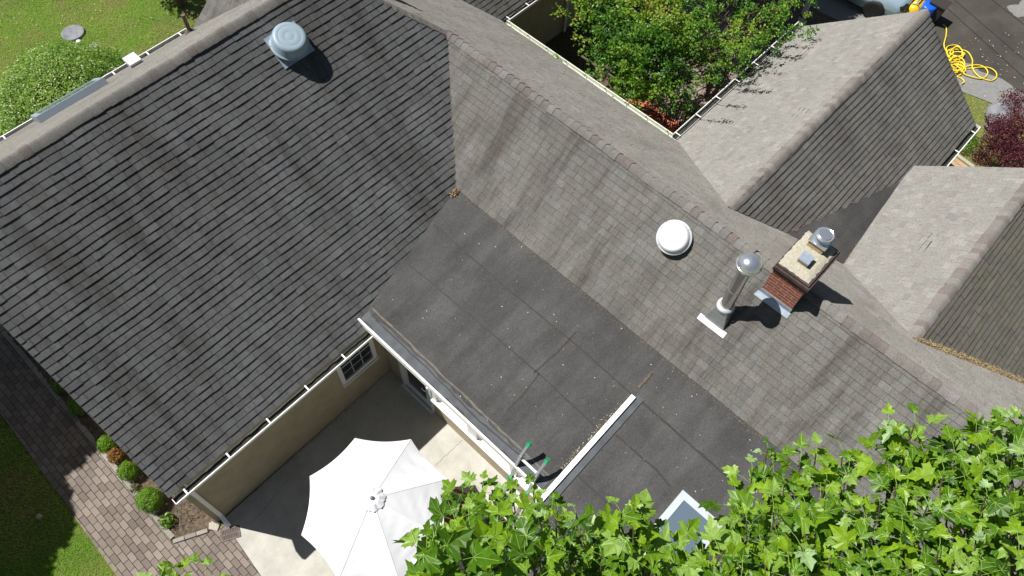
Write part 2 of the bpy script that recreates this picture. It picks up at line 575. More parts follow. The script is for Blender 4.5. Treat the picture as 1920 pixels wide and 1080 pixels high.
def ridge_caps(name, P0, P1, dA, dB, wA=.15, wB=.15, lift=.035, mat=None, parent=None, rnd=1, E=.145, label=None, pink=.16):
    """bent cap shingles over a raised ridge vent; dA, dB run down the two slopes"""
    rg = random.Random(rnd)
    P0, P1, dA, dB = Vector(P0), Vector(P1), Vector(dA).normalized(), Vector(dB).normalized()
    ax = (P1 - P0); L_ = ax.length; ax.normalize()
    nA = ax.cross(dA); nA = nA if nA.z > 0 else -nA
    nB = ax.cross(dB); nB = nB if nB.z > 0 else -nB
    upv = (nA + nB).normalized()
    prof = [(dA * wA + nA * lift * .75), (dA * wA * .66 + nA * lift), (dA * wA * .33 + nA * lift), (dA * .022 + nA * (lift - .001)), (upv * (lift + .004)),
            (dB * .022 + nB * (lift - .001)), (dB * wB * .33 + nB * lift), (dB * wB * .66 + nB * lift), (dB * wB + nB * lift * .75)]
    mb = MB()
    s_ = 0
    while s_ < L_:
        e0, e1 = s_, min(s_ + E + .01, L_)
        t_ = rg.uniform(.007, .013)
        jw = rg.uniform(.95, 1.07)
        sw = .006 * math.sin(s_ * 3 + rnd)
        tone = .95 if rg.random() < pink else min(.87, max(0, rg.gauss(.5, .22)))
        a = [P0 + ax * e0 + p * jw + upv * (t_ + sw) for p in prof]
        b = [P0 + ax * e1 + p * jw + upv * (.001 + sw) for p in prof]
        m_ = len(prof)
        mb.faces(a + b, [(i, i + 1, m_ + i + 1, m_ + i) for i in range(m_ - 1)], tone, True)
        a2 = [p - upv * .02 for p in a]
        mb.mat = 2
        for i in range(m_ - 1): mb.face([a[i], a[i + 1], a2[i + 1], a2[i]], tone * .5)
        # the two cut side edges, down to the slope
        for i in (0, m_ - 1):
            dn = nA if i == 0 else nB
            mb.face([a[i], b[i], b[i] - dn * .016, a[i] - dn * .016], tone * .5)
        mb.mat = 0
        s_ += E
    # vent core under the caps
    mb.mat = 1
    for d_, n_, w_ in ((dA, nA, wA), (dB, nB, wB)):
        mb.obox((P0 + P1) / 2 + d_ * (w_ * .46) + n_ * (lift * .30), ax * L_ / 2, d_ * (w_ * .44), n_ * (lift * .30))
    return mb.build(name, [mat or M['cap'], M['black'], M['tab_edge']], parent, label)


# ------------------------------------------------------------------ roof geometry (metres; X runs along the left wing's ridge)
mL, mM, mR, mBk = .797, .874, .824, .75
zM = 4.923
xeB, zeB = 3.536, 1.814
mB = (zM - zeB) / xeB
yL, zeL, xg = 1.599, 2.808, -8.836
zLr = zM + mL * yL
yeL = (zeL - zM) / mL
xpv, zpv, xfo, zfo = -1.695, 3.442, -4.689, 2.978
sl_ = (zpv - zfo) / (xpv - xfo)
yR, zR, yRf, yRb, xRg = -5.911, 3.698, -8.203, -3.494, 8.89
yR2, zR2, xR2 = -9.726, 3.747, 6.41
yLb = 4.272
YEND = -13.6
GL = -.7                               # level of the drive and the courtyard
LF = lambda x, y: V(x, y, zM + mL * y)
MF = lambda x, y: V(x, y, zM + mM * x)
MK = lambda x, y: V(x, y, zM - mB * x)
FL = lambda x, y, h=0: V(x, y, zpv + sl_ * (x - xpv) + h)
LB = lambda x, y: V(x, y, zLr - mBk * (y - yL))
RB = lambda x, y: V(x, y, zR - mR * (y - yR))
RF = lambda x, y: V(x, y, zR + mR * (y - yR))
RB2 = lambda x, y: V(x, y, zR2 - mR * (y - yR2))
RF2 = lambda x, y: V(x, y, zR2 + mR * (y - yR2))


def onplane(px, py, f):
    """where that pixel's ray meets the roof plane f"""
    a, b, c = f(0, 0), f(1, 0), f(0, 1)
    n = (b - a).cross(c - a); d = ray(px, py)
    return CAM + d * (n.dot(a - CAM) / n.dot(d))


house = empty('house', 'rambling beige stucco house with grey shingle roofs, a brick chimney and a flat roof', 'house')
# left wing
xh = -mL / mB * yL
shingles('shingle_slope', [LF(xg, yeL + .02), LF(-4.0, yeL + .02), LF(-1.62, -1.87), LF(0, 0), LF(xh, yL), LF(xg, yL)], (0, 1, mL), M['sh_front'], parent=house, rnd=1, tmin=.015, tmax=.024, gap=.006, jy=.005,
         label='large shingle slope of the left wing, shade put into its dark grey')
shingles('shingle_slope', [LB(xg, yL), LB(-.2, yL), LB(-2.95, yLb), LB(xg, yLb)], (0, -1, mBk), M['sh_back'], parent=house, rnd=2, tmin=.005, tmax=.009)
# slope of the rear extension, only its corner in view
xA = -2.98
RE = lambda x, y: V(x, y, LB(0, yLb).z + .8 * (x - xA))
xr = xA + (zLr - LB(0, yLb).z) / .8
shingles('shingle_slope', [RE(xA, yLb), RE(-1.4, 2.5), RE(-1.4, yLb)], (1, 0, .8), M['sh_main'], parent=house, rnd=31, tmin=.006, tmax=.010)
RE2 = lambda x, y: V(x, y, RE(-1.4, 0).z - .8 * (x + 1.4))
shingles('shingle_slope', [RE2(-1.398, 2.5), RE2(.2, 2.5), RE2(.2, yLb), RE2(-1.398, yLb)], (-1, 0, .8), M['sh_back'], parent=house, rnd=32)
# main wing
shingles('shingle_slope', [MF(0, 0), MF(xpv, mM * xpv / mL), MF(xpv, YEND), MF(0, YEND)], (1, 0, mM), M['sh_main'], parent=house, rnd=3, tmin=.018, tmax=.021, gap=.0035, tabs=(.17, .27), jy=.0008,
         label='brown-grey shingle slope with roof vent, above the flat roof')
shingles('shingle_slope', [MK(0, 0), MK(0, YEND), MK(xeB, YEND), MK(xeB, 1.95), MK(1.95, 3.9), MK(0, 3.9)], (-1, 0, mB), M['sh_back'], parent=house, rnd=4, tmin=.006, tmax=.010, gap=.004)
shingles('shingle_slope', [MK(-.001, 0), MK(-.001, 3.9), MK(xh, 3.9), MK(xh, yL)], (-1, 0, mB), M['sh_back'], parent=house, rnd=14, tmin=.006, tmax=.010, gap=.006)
# north wing
yN = 1.97
NF = lambda x, y: V(x, y, zeB + .87 * (y - yN))
shingles('shingle_slope', [NF(xeB - .05, yN), NF(8.0, yN), NF(8.0, yN + 2), NF(1.5, yN + 2)], (0, 1, .87), M['sh_wing_shaded'], parent=house, rnd=5)
# right wing
t1 = 1.45
vx = lambda z: (zM - z) / mB
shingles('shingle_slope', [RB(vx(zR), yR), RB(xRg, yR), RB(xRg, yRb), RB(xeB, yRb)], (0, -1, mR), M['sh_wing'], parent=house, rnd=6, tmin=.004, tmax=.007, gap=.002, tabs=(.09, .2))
shingles('shingle_slope', [RF(vx(zR), yR), RF(vx(zR - mR * t1), yR - t1), RF(5.6, yRf), RF(xRg, yRf), RF(xRg, yR)], (0, 1, mR), M['sh_wing_shaded'], parent=house, rnd=7, tmin=.025, tmax=.032)
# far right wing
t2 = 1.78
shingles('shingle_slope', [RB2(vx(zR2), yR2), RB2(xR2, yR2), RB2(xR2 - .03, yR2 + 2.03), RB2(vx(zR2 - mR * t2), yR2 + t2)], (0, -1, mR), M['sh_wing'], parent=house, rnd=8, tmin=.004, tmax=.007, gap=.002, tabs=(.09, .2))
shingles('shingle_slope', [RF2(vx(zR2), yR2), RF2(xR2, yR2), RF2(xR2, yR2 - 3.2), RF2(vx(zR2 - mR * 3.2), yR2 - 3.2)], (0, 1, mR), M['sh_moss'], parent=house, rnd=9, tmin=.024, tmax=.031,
         label='mossy shingle slope at the right edge, shade put into its dark base')

# ridges
ridge_caps('ridge_cap', (xh, yL, zLr), (xg, yL, zLr), (0, -1, -mL), (0, 1, -mBk), .13, .15, .035, parent=house, rnd=1)
ridge_caps('ridge_cap', (xh, yL, zLr), (0, 0, zM), (0, -1, -mL), (1, 0, -mB), .12, .12, .028, parent=house, rnd=2)
ridge_caps('ridge_cap', (0, YEND, zM), (0, 0.06, zM), (-1, 0, -mM), (1, 0, -mB), .10, .19, .035, parent=house, rnd=3)
ridge_caps('ridge_cap', (xRg, yR, zR), (vx(zR), yR, zR), (0, -1, -mR), (0, 1, -mR), .12, .15, .032, parent=house, rnd=4, pink=.28)
ridge_caps('ridge_cap', (xR2, yR2, zR2), (vx(zR2), yR2, zR2), (0, -1, -mR), (0, 1, -mR), .12, .15, .032, parent=house, rnd=5, pink=.28)

# flat roof
ySt = -6.93                              # the white metal curb
yf = (zfo - zM) / mL
mb = MB()


def sheet(mb, pts, nx=26, ny=18, amp=.006, thick=.16, seed=0):
    """quad sheet with slight ripples, closed below"""
    a, b, c_, d = [Vector(p) for p in pts]
    vs = []
    for j in range(ny + 1):
        for i in range(nx + 1):
            s_, t_ = i / nx, j / ny
            p = (a * (1 - s_) + b * s_) * (1 - t_) + (d * (1 - s_) + c_ * s_) * t_
            p.z += amp * mnoise.noise(Vector((p.x * 1.1 + seed, p.y * 2.2, 0))) * (1 if 0 < i < nx and 0 < j < ny else 0)
            vs.append(p)
    mb.faces(vs, [(j * (nx + 1) + i, j * (nx + 1) + i + 1, (j + 1) * (nx + 1) + i + 1, (j + 1) * (nx + 1) + i) for j in range(ny) for i in range(nx)], 0, True)
    mb.prism([p - Vector((0, 0, .012)) for p in (a, b, c_, d)], (0, 0, -thick))


A, B_ = FL(xpv - .005, mM * xpv / mL, 0), FL(xfo, yf, 0)
sheet(mb, [FL(xfo, yf), FL(xfo, ySt), FL(xpv, ySt), A], 44, 24)
sheet(mb, [FL(-6.3, ySt - .002), FL(-6.3, YEND), FL(xpv, YEND), FL(xpv, ySt - .002)], 44, 30, seed=5)
flat = mb.build('flat_roof', M['membrane'], house, 'low-slope dark membrane roof with roll seams')


def strip(px, f, wd, mat, name, h=.004, parent=flat, wob=.006, rnd=1):
    """thin band laid along points of a plane"""
    rg = random.Random(rnd)
    pts = [Vector(p) for p in px]
    out = []
    for i in range(len(pts) - 1):
        n_ = max(1, int((pts[i + 1] - pts[i]).length / .12))
        for k in range(n_): out.append(pts[i].lerp(pts[i + 1], k / n_))
    out.append(pts[-1])
    mb = MB()
    nrm = Vector((-sl_, 0, 1)).normalized()
    L2, R2 = [], []
    for i, p in enumerate(out):
        d = (out[min(i + 1, len(out) - 1)] - out[max(i - 1, 0)]).normalized()
        sd = d.cross(nrm).normalized()
        ww = wd * rg.uniform(.6, 1.25) / 2
        o_ = sd * rg.uniform(-wob, wob)
        L2.append(p - sd * ww + nrm * h + o_); R2.append(p + sd * ww + nrm * h + o_)
    for i in range(len(out) - 1):
        a, b, c_, d = L2[i], R2[i], R2[i + 1], L2[i + 1]
        mb.prism([a, b, c_, d], (0, 0, -.012))
    return mb.build(name, mat, parent)


fp = lambda px, py: onplane(px, py, FL)
seams = [[(813, 420), (950, 540), (1085, 650), (1190, 745)], [(757, 487), (880, 590), (1010, 700), (1130, 812)], [(705, 600), (800, 690), (900, 790), (985, 862)],
         [(1080, 622), (1045, 660), (1000, 700)], [(1010, 700), (985, 735), (950, 770)],
         [(1203, 752), (1290, 830), (1370, 900)], [(1155, 815), (1230, 880), (1268, 925)], [(1082, 890), (1130, 935), (1190, 980)], [(1195, 748), (1130, 812), (1080, 880), (1020, 950)]]
for i, sm_ in enumerate(seams):
    strip([fp(*p) for p in sm_], FL, .026 if i < 5 else .034, M['seam'], 'seam', h=.006, rnd=i)
# branch lying by the head of the curb
strip([fp(1196, 728), fp(1210, 712), fp(1224, 698)], FL, .05, M['bark'], 'tar_patch', h=.012, rnd=44)
strip([FL(xfo + .30, yf - .02), FL(xfo + .27, -4.5), FL(xfo + .25, ySt + .15)], FL, .035, M['silt'], 'silt_line', h=.006, wob=.012, rnd=21)
strip([FL(xfo + .12, yf - .02), FL(xfo + .12, ySt + .1)], FL, .20, M['membrane_edge'], 'edge_strip', h=.004, wob=.003, rnd=22)
# white edge metal
mb = MB()
mb.box(xfo - .025, xfo + .012, ySt, yf + .015, zfo - .13, zfo + .022)
mb.box(-6.33, -6.30, YEND, ySt, FL(-6.3, 0).z - .13, FL(-6.3, 0).z + .02)
mb.build('fascia', M['white'], flat)
mb = MB()
a, b = FL(-2.57, ySt, .03), FL(-6.33, ySt, .03)
mb.bar(a, b, .085, .07)
mb.build('edge_flashing', M['white'], flat)
mb = MB()
mb.bar(FL(-2.50, ySt - .10, .006), FL(-6.28, ySt - .10, .006), .13, .03)
mb.build('curb_flashing', M['membrane_edge'], flat)

# skylight in the flat roof
sk = [FL(-3.215, -8.46), FL(-3.215, -9.25), FL(-4.36, -9.25), FL(-4.36, -8.46)]
mb = MB()
up_ = Vector((-sl_, 0, 1)).normalized()
cx_, cy_ = (-3.215 - 4.36) / 2, (-8.46 - 9.25) / 2
ux = (FL(1, 0) - FL(0, 0)).normalized()
for sx, sy, lx, ly in ((1, 0, .055, .395), (-1, 0, .055, .395), (0, 1, .5775, .055), (0, -1, .5775, .055)):
    c_ = FL(cx_, cy_) + ux * sx * (.5775 - .055) + V(0, sy * (.395 - .055), 0) + up_ * .055
    if sy: lx = .5775 - .11
    mb.obox(c_, ux * lx, V(0, ly, 0), up_ * .06)
skl = mb.build('skylight', M['skyframe'], house, 'skylight with grey metal frame in the flat roof')
mb = MB(); mb.obox(FL(cx_, cy_) + up_ * .095, ux * .47, V(0, .29, 0), up_ * .008); mb.build('pane', M['skyglass'], skl)
mb = MB()
mb.obox(FL(cx_, cy_) + up_ * .002, ux * .72, V(0, .56, 0), up_ * .006)
mb.build('skylight_flashing', M['membrane'], skl)

# ------------------------------------------------------------------ walls
def wall(name, pts, off, label=None, mat='stucco'):
    mb = MB(); mb.prism(pts, off); return mb.build(name, M[mat], house, label)


WX, WY = -4.30, -2.36
wall('wall', [(-8.74, WY, -.02), (WX, WY, -.02), (WX, WY, 2.78), (-8.74, WY, 2.78)], (0, .2, 0), 'beige stucco wall of the left wing facing the patio')
wall('wall', [(-8.74, WY + .2, -.02), (-8.74, yLb - .35, -.02), (-8.74, yLb - .35, 4.15), (-8.74, yL, 6.0), (-8.74, WY + .2, 2.9)], (.2, 0, 0))
wall('wall', [(-8.54, yLb - .55, -.02), (-1, yLb - .55, -.02), (-1, yLb - .55, 4.1), (-8.54, yLb - .55, 4.1)], (0, .2, 0))
# patio wall with a door and a row of windows
wall('wall', [(WX, WY - .003, -.02), (WX, -2.80, -.02), (WX, -2.80, 2.9), (WX, WY - .003, 2.9)], (.2, 0, 0))
wall('wall', [(WX, -3.73, -.02), (WX, ySt + .05, -.02), (WX, ySt + .05, .74), (WX, -3.73, .74)], (.2, 0, 0), 'low beige wall below the patio windows')
wall('wall', [(WX, -2.8, 2.12), (WX, -3.73, 2.12), (WX, -3.73, 2.9), (WX, -2.8, 2.9)], (.2, 0, 0))
wall('wall', [(-6.2, ySt - .03, -.02), (WX + .2, ySt - .03, -.02), (WX + .2, ySt - .03, 2.9), (-6.2, ySt - .03, 2.7)], (0, -.2, 0))
wall('wall', [(-6.2, ySt - .23, -.02), (-6.2, YEND, -.02), (-6.2, YEND, 2.6), (-6.2, ySt - .23, 2.6)], (.2, 0, 0))
wall('wall', [(-4.1, YEND, -.02), (-1.6, YEND, -.02), (-1.6, YEND, 2.9), (-4.1, YEND, 2.9)], (0, .2, 0))
# courtyard side
wx2 = xeB - .38
wall('wall', [(wx2, -3.9, GL), (wx2, 2.3, GL), (wx2, 2.3, 1.95), (wx2, -3.9, 1.95)], (-.2, 0, 0))
wall('wall', [(wx2 + .01, yN + .35, GL), (8.0, yN + .35, GL), (8.0, yN + .35, 1.95), (wx2 + .01, yN + .35, 1.95)], (0, .2, 0), 'shaded wall of the rear wing above the courtyard')
wall('wall', [(wx2, yRb - .4, GL), (xRg - .25, yRb - .4, GL), (xRg - .25, yRb - .4, 1.95), (wx2, yRb - .4, 1.95)], (0, -.2, 0))
wall('wall', [(xRg - .25, yRb - .6, GL), (xRg - .25, yRf + .4, GL), (xRg - .25, yRf + .4, 1.95), (xRg - .25, yR, 3.5), (xRg - .25, yRb - .6, 1.95)], (-.2, 0, 0))
wall('wall', [(4.5, yRf + .4, GL), (xRg - .45, yRf + .4, GL), (xRg - .45, yRf + .4, 1.95), (4.5, yRf + .4, 1.95)], (0, .2, 0))
wall('wall', [(xR2 - .3, yR2 - 3, GL), (xR2 - .3, yR2 + 1.7, GL), (xR2 - .3, yR2 + 1.7, 2.1), (xR2 - .3, yR2, 3.5), (xR2 - .3, yR2 - 3, 1.2)], (-.2, 0, 0))

# window of the left wing wall
def window_y(x0, x1, z0, z1, yw, nv=2, nh=1, label=None):
    """window in a wall that faces -Y"""
    mb = MB(); t_ = .085
    mb.box(x0, x0 + t_, yw - .05, yw + .03, z0, z1); mb.box(x1 - t_, x1, yw - .05, yw + .03, z0, z1)
    mb.box(x0 + t_, x1 - t_, yw - .05, yw + .03, z1 - t_, z1); mb.box(x0 + t_, x1 - t_, yw - .05, yw + .03, z0 + .04, z0 + t_ + .03)
    mb.box(x0 - .02, x1 + .02, yw - .085, yw + .0, z0 - .0, z0 + .037)
    wn = mb.build('window', M['white'], house, label)
    g = MB(); g.box(x0 + t_, x1 - t_, yw - .012, yw - .006, z0 + t_ + .03, z1 - t_); g.build('pane', M['glass'], wn)
    g = MB()
    for i in range(1, nv + 1):
        xx = x0 + t_ + (x1 - x0 - 2 * t_) * i / (nv + 1); g.box(xx - .009, xx + .009, yw - .025, yw - .013, z0 + t_ + .03, z1 - t_)
    zz = (z0 + z1) / 2 + .15
    g.box(x0 + t_, x1 - t_, yw - .034, yw - .026, zz - .02, zz + .02)
    zz = (z0 + z1) / 2 - .12
    g.box(x0 + t_, x1 - t_, yw - .034, yw - .026, zz - .007, zz + .007)
    g.build('muntin', M['skyframe'], wn)


window_y(-5.41, -4.53, 1.06, 2.15, WY, label='white framed window with dark panes')
# door
mb = MB()
mb.box(WX - .035, WX + .04, -2.87, -2.80, 0, 2.12); mb.box(WX - .035, WX + .04, -3.73, -3.66, 0, 2.12); mb.box(WX - .035, WX + .04, -3.66, -2.87, 2.04, 2.12)
for y0, y1, z0, z1 in ((-3.655, -3.54, .02, 2.03), (-2.99, -2.875, .02, 2.03), (-3.54, -2.99, .02, .32), (-3.54, -2.99, 1.9, 2.03)):
    mb.box(WX - .01, WX + .035, y0, y1, z0, z1)
mb.box(WX - .09, WX - .036, -3.73, -2.80, -.005, .03)
dr = mb.build('door', M['vent_white'], house, 'white glazed storm door to the patio')
mb = MB(); mb.box(WX + .002, WX + .01, -3.54, -2.99, .32, 1.9); mb.build('pane', M['glass'], dr)
mb = MB(); mb.tube([(WX - .01, -3.60, 1.02), (WX - .07, -3.60, 1.02), (WX - .075, -3.50, 1.02)], .011, 8); mb.box(WX - .02, WX - .0101, -3.62, -3.58, .95, 1.1); mb.build('handle', M['stainless'], dr)
# row of windows above the sill
mb = MB(); mb.box(WX - .07, WX + .20, ySt + .06, -3.74, .742, .80); mb.build('window_sill', M['white'], house)
wins = [(-3.86, -4.72), (-4.98, -5.84), (-6.02, -6.80)]
for a, b in wins:
    mb = MB()
    for y0, y1, z0, z1 in ((a - .06, a, .803, 2.7), (b, b + .06, .803, 2.7), (b + .06, a - .06, .803, .87), (b + .06, a - .06, 2.6, 2.7), (b + .06, a - .06, 1.66, 1.72)):
        mb.box(WX + .03, WX + .10, y0, y1, z0, z1)
    wn = mb.build('window', M['white'], house)
    g = MB(); g.box(WX + .06, WX + .066, b + .06, a - .06, .87, 2.6); g.build('pane', M['glass'], wn)
    # folded blind slats seen through the glass line
ps = [-3.735, -3.855, -4.725, -4.975, -5.845, -6.015, -6.805, ySt + .055]
for i in range(0, 8, 2):
    mb = MB(); mb.box(WX - .02, WX + .12, ps[i + 1], ps[i], .803, 2.82); mb.build('window_post', M['white'], house)
mb = MB(); mb.box(WX - .01, WX + .12, ySt + .05, -3.735, 2.701, 2.86); mb.build('window_header', M['white'], house)


# ------------------------------------------------------------------ gutters and downspouts
def gutter(p0, p1, outv, straps=.6, mat='white', drop=.0, cap=(True, True), wd=.14, lipw=.016, parent=None, phase=.3, debris=True, rnd=0, hang=None):
    """open K gutter; p0-p1 runs along the eave edge, outv points away from the house"""
    rg = random.Random(rnd)
    p0, p1, o = Vector(p0), Vector(p1), Vector(outv)
    d = (p1 - p0).normalized(); z = V(0, 0, 1); c_ = (p0 + p1) / 2; hl = (p1 - p0).length / 2
    mb = MB()
    mb.obox(c_ + o * .004 - z * .075, d * hl, o * .003, z * .03)
    mb.obox(c_ + o * wd * .45 - z * .103, d * hl, o * wd * .45, z * .003)
    mb.obox(c_ + o * (wd - .012) - z * .06, d * hl, o * .003, z * .042)
    mb.obox(c_ + o * (wd - .004) - z * .014, d * hl, o * lipw * .5, z * .008)
    for k, e in enumerate((p0, p1)):
        if cap[k]: mb.obox(e + o * wd * .5 - z * .055, d * .004, o * wd * .5, z * .052)
    g = mb.build('gutter', M[mat], parent or house)
    L_ = 2 * hl; s_ = phase
    while s_ < L_:
        mb = MB(); mb.obox(p0 + d * s_ + o * wd * (.42 if not hang else .75) - z * .006, d * .013, o * wd * (.47 if not hang else .16), z * .003); s_ += straps
        mb.build('hanger', M[hang or mat], g)
    if debris:
        mb = MB(); n_ = int(L_ / .08)
        pr = [(p0 + d * (L_ * i / n_), rg.uniform(-.085, -.055)) for i in range(n_ + 1)]
        for i in range(n_):
            a, b = pr[i], pr[i + 1]
            mb.face([a[0] + o * .008 + z * a[1], b[0] + o * .008 + z * b[1], b[0] + o * (wd - .016) + z * (b[1] - .01), a[0] + o * (wd - .016) + z * (a[1] - .01)], 0, True)
        mb.build('gutter_debris', M['debris_dark'], g)
    return g


yl = yeL + .01
gutter((xg + .02, yl, zeL - .01), (-4.62, yl, zeL - .01), (0, -1, 0), .82, phase=.22, rnd=1)
gutter((-8.8, yLb - .01, LB(0, yLb).z - .01), (xA - .1, yLb - .01, LB(0, yLb).z - .01), (0, 1, 0), .75, phase=.3, rnd=2)
gutter((xeB - .005, 1.86, zeB - .01), (xeB - .005, yRb + .115, zeB - .01), (1, 0, 0), .62, 'white_dirty', phase=.12, cap=(False, False), rnd=3, lipw=.03, debris=False, hang='iron')
gutter((xeB + .11, yN - .005, zeB - .01), (8.0, yN - .005, zeB - .01), (0, -1, 0), .7, phase=.1, cap=(False, True), rnd=4)
gutter((xeB + .11, yRb - .005, zeB - .01), (xRg - .02, yRb - .005, zeB - .01), (0, 1, 0), .78, phase=.1, cap=(False, True), rnd=5)
gutter((5.9, yRf + .005, zeB - .01), (xRg + .02, yRf + .005, zeB - .01), (0, -1, 0), .8, phase=.35, rnd=6)
# downspout at the outer corner: box section down the wall, elbow, shoe
mb = MB()
dx = -8.60
mb.bar((dx, yl - .06, zeL - .10), (dx, WY - .06, zeL - .36), .065, .05)
mb.bar((dx, WY - .045, zeL - .34), (dx, WY - .045, .26), .075, .055, (0, 1, 0))
ds = mb.build('downspout', M['white'], house, 'square white downspout at the patio corner')
mb = MB(); mb.bar((dx, WY - .045, .28), (dx - .02, WY - .23, .06), .085, .065); mb.build('shoe', M['alu'], ds)
for (dx_, dy_) in ((3.75, 1.75 + .45), (6.6, yN + .3)):
    mb = MB(); mb.bar((dx_, dy_, zeB - .1), (dx_, dy_, GL), .075, .055, (0, 1, 0)); mb.build('downspout', M['white'], house)

# ------------------------------------------------------------------ cricket between the right wings
mb = MB()
Ac, Bc, Cc = V(2.25, -6.85, 2.93), V(2.95, -8.05, 2.36), V(6.40, -7.66, 2.06)
Dc = RF(6.2, -7.66)
nC = (Bc - Ac).cross(Cc - Ac).normalized()
nC = nC if nC.z > 0 else -nC
mb.prism([Ac, Bc, Cc, V(6.3, -7.95, 2.06)], -nC * .08)
ck = mb.build('valley_membrane', M['membrane'], house, 'dark membrane triangle between the two right wings')

# ------------------------------------------------------------------ roof vents
def roof_vent(c, nrm, mat, fl, label, r=.31, h=.13, rise=.18, flange=(.36, .42), updir=(0, 1, 0), tilt=0):
    """low round attic fan: flat flashing, throat and a pan-shaped hood, level"""
    c, nrm = Vector(c), Vector(nrm).normalized()
    v_ = Vector(updir); v_ = (v_ - nrm * v_.dot(nrm)).normalized(); u_ = v_.cross(nrm)
    ax = (V(0, 0, 1) * (1 - tilt) + nrm * tilt).normalized()
    mb = MB()
    mb.lathe(c + ax * rise, [(.001, h), (r * .22, h), (r * .235, h - .0015), (r * .25, h), (r * .55, h - .001), (r * .565, h - .003), (r * .58, h - .001), (r * .72, h - .005), (r * .80, h - .018), (r * .86, h - .05), (r * .90, .02), (r * .93, .006), (r, .0), (r * 1.01, -.012), (r * .96, -.016), (r * .5, -.014)], 48, ax)
    o = mb.build('roof_vent', mat, house, label)
    for k in range(4):
        mb = MB()
        a = math.pi / 2 * k + .4
        px = ax.orthogonal().normalized(); py = ax.cross(px)
        mb.obox(c + ax * (rise + .002) + (px * math.cos(a) + py * math.sin(a)) * r * .96, px * .007, py * .007, ax * .004)
        mb.build('screw', M['iron'], o)
    mb = MB(); mb.lathe(c, [(r * .62, -.06), (r * .62, rise + .05)], 28, ax); mb.build('throat', M['galv'], o)
    mb = MB(); mb.obox(c + nrm * .024, u_ * flange[0], v_ * flange[1], nrm * .004); mb.build('flashing', fl, o)
    return o


nLF, nMF = Vector((0, -mL, 1)).normalized(), Vector((-mM, 0, 1)).normalized()
pL = LF(-2.72, 1.02)
roof_vent(pL, nLF, M['vent_grey'], M['flash_blue'], 'pale blue-grey round attic vent near the left ridge', r=.335, h=.21, rise=.09, flange=(.32, .29), tilt=.55)
pM = MF(-.42, -5.82)
roof_vent(pM, nMF, M['vent_white'], M['galv'], 'white round attic vent below the main ridge', r=.295, h=.11, rise=.12, flange=(.2, .2), updir=(1, 0, 0), tilt=.8)

# ------------------------------------------------------------------ stainless flue
fx, fy = -.83, -7.17
zb = MF(fx, fy).z
flue = MB()
flue.tube([(fx, fy, zb + .32), (fx, fy, 5.74)], .10, 32)
fl = flue.build('flue_pipe', M['pipe'], house, 'shiny stainless flue with a round cap')
mb = MB(); mb.lathe((fx, fy, 5.02), [(.101, 0), (.106, .006), (.106, .016), (.101, .022)], 32); mb.build('pipe_band', M['galv'], fl)
mb = MB()
mb.lathe((fx, fy, 5.70), [(.11, -.03), (.18, .01), (.192, .05), (.188, .06), (.18, .10), (.155, .15), (.11, .19), (.055, .212), (.001, .218)], 40)
mb.lathe((fx, fy, 5.70), [(.188, .055), (.198, .06), (.198, .07), (.182, .075)], 40)
mb.build('flue_cap', M['stainless'], fl)
mb = MB(); mb.lathe((fx, fy, zb + .30), [(.13, -.05), (.145, -.02), (.145, .02), (.105, .06)], 32); mb.build('storm_collar', M['vent_white'], fl)
mb = MB()
vM = Vector((1, 0, mM)).normalized()
b4 = [MF(fx, fy) + vM * a + V(0, b, 0) + nMF * .02 for a, b in ((-.20, -.19), (-.20, .19), (.22, .14), (.22, -.14))]
t4 = [V(fx - .10, fy - .10, zb + .27), V(fx - .10, fy + .10, zb + .27), V(fx + .10, fy + .10, zb + .27), V(fx + .10, fy - .10, zb + .27)]
mb.faces(b4 + t4, [(0, 4, 5, 1), (1, 5, 6, 2), (2, 6, 7, 3), (3, 7, 4, 0), (4, 7, 6, 5)], 0)
mb.build('flue_boot', M['galv'], fl)
mb = MB()
mb.obox(MF(fx, fy) - vM * .235 + nMF * .022, vM * .055, V(0, .265, 0), nMF * .003)
mb.build('flashing', M['white'], fl)

# ------------------------------------------------------------------ chimney
x0, x1, y0, y1 = -.32, .52, -7.98, -7.43
mb = MB(); mb.box(x0, x1, y0, y1, 4.15, 5.32)
ch = mb.build('chimney', M['brick'], house, 'red brick chimney straddling the main ridge')
mb = MB()
mb.box(x0 - .025, x1 + .025, y0 - .025, y1 + .025, 5.322, 5.385)
mb.box(x0 - .045, x1 + .02, y0 - .045, y1 + .02, 5.387, 5.45)
mb.box(x0 - .012, x1 + .012, y0 - .012, y1 + .012, 5.45, 5.485)
mb.build('corbel', M['brick_dark'], ch)
mb = MB()
rg = random.Random(5)
nx_, ny_ = 22, 15
vs = []
for j in range(ny_ + 1):
    for i in range(nx_ + 1):
        s_, t_ = i / nx_, j / ny_
        X = x0 + .02 + (x1 - x0 - .02) * s_; Y = y0 + .02 + (y1 - y0 - .02) * t_
        e = min(s_, 1 - s_, t_, 1 - t_)
        if e < .02: X += rg.uniform(-.009, .009); Y += rg.uniform(-.009, .009)
        vs.append(V(X, Y, 5.487 + .035 * min(1, e * 7) + rg.uniform(-.001, .001)))
mb.faces(vs, [(j * (nx_ + 1) + i, j * (nx_ + 1) + i + 1, (j + 1) * (nx_ + 1) + i + 1, (j + 1) * (nx_ + 1) + i) for j in range(ny_) for i in range(nx_)], 0, True)
mb.build('chimney_crown', M['crown'], ch)
cx1, cy1 = -.03, -7.70
mb = MB(); mb.box(cx1 - .085, cx1 + .085, cy1 - .085, cy1 + .085, 5.49, 5.60); f1 = mb.build('flue_tile', M['clay'], ch)
mb = MB(); mb.box(cx1 - .10, cx1 + .09, cy1 - .09, cy1 + .09, 5.602, 5.63); mb.box(cx1 - .03, cx1 - .01, cy1 - .08, cy1 - .06, 5.63, 5.645); mb.build('tile_cover', M['flash_blue'], f1)
cx2, cy2 = .36, -7.69
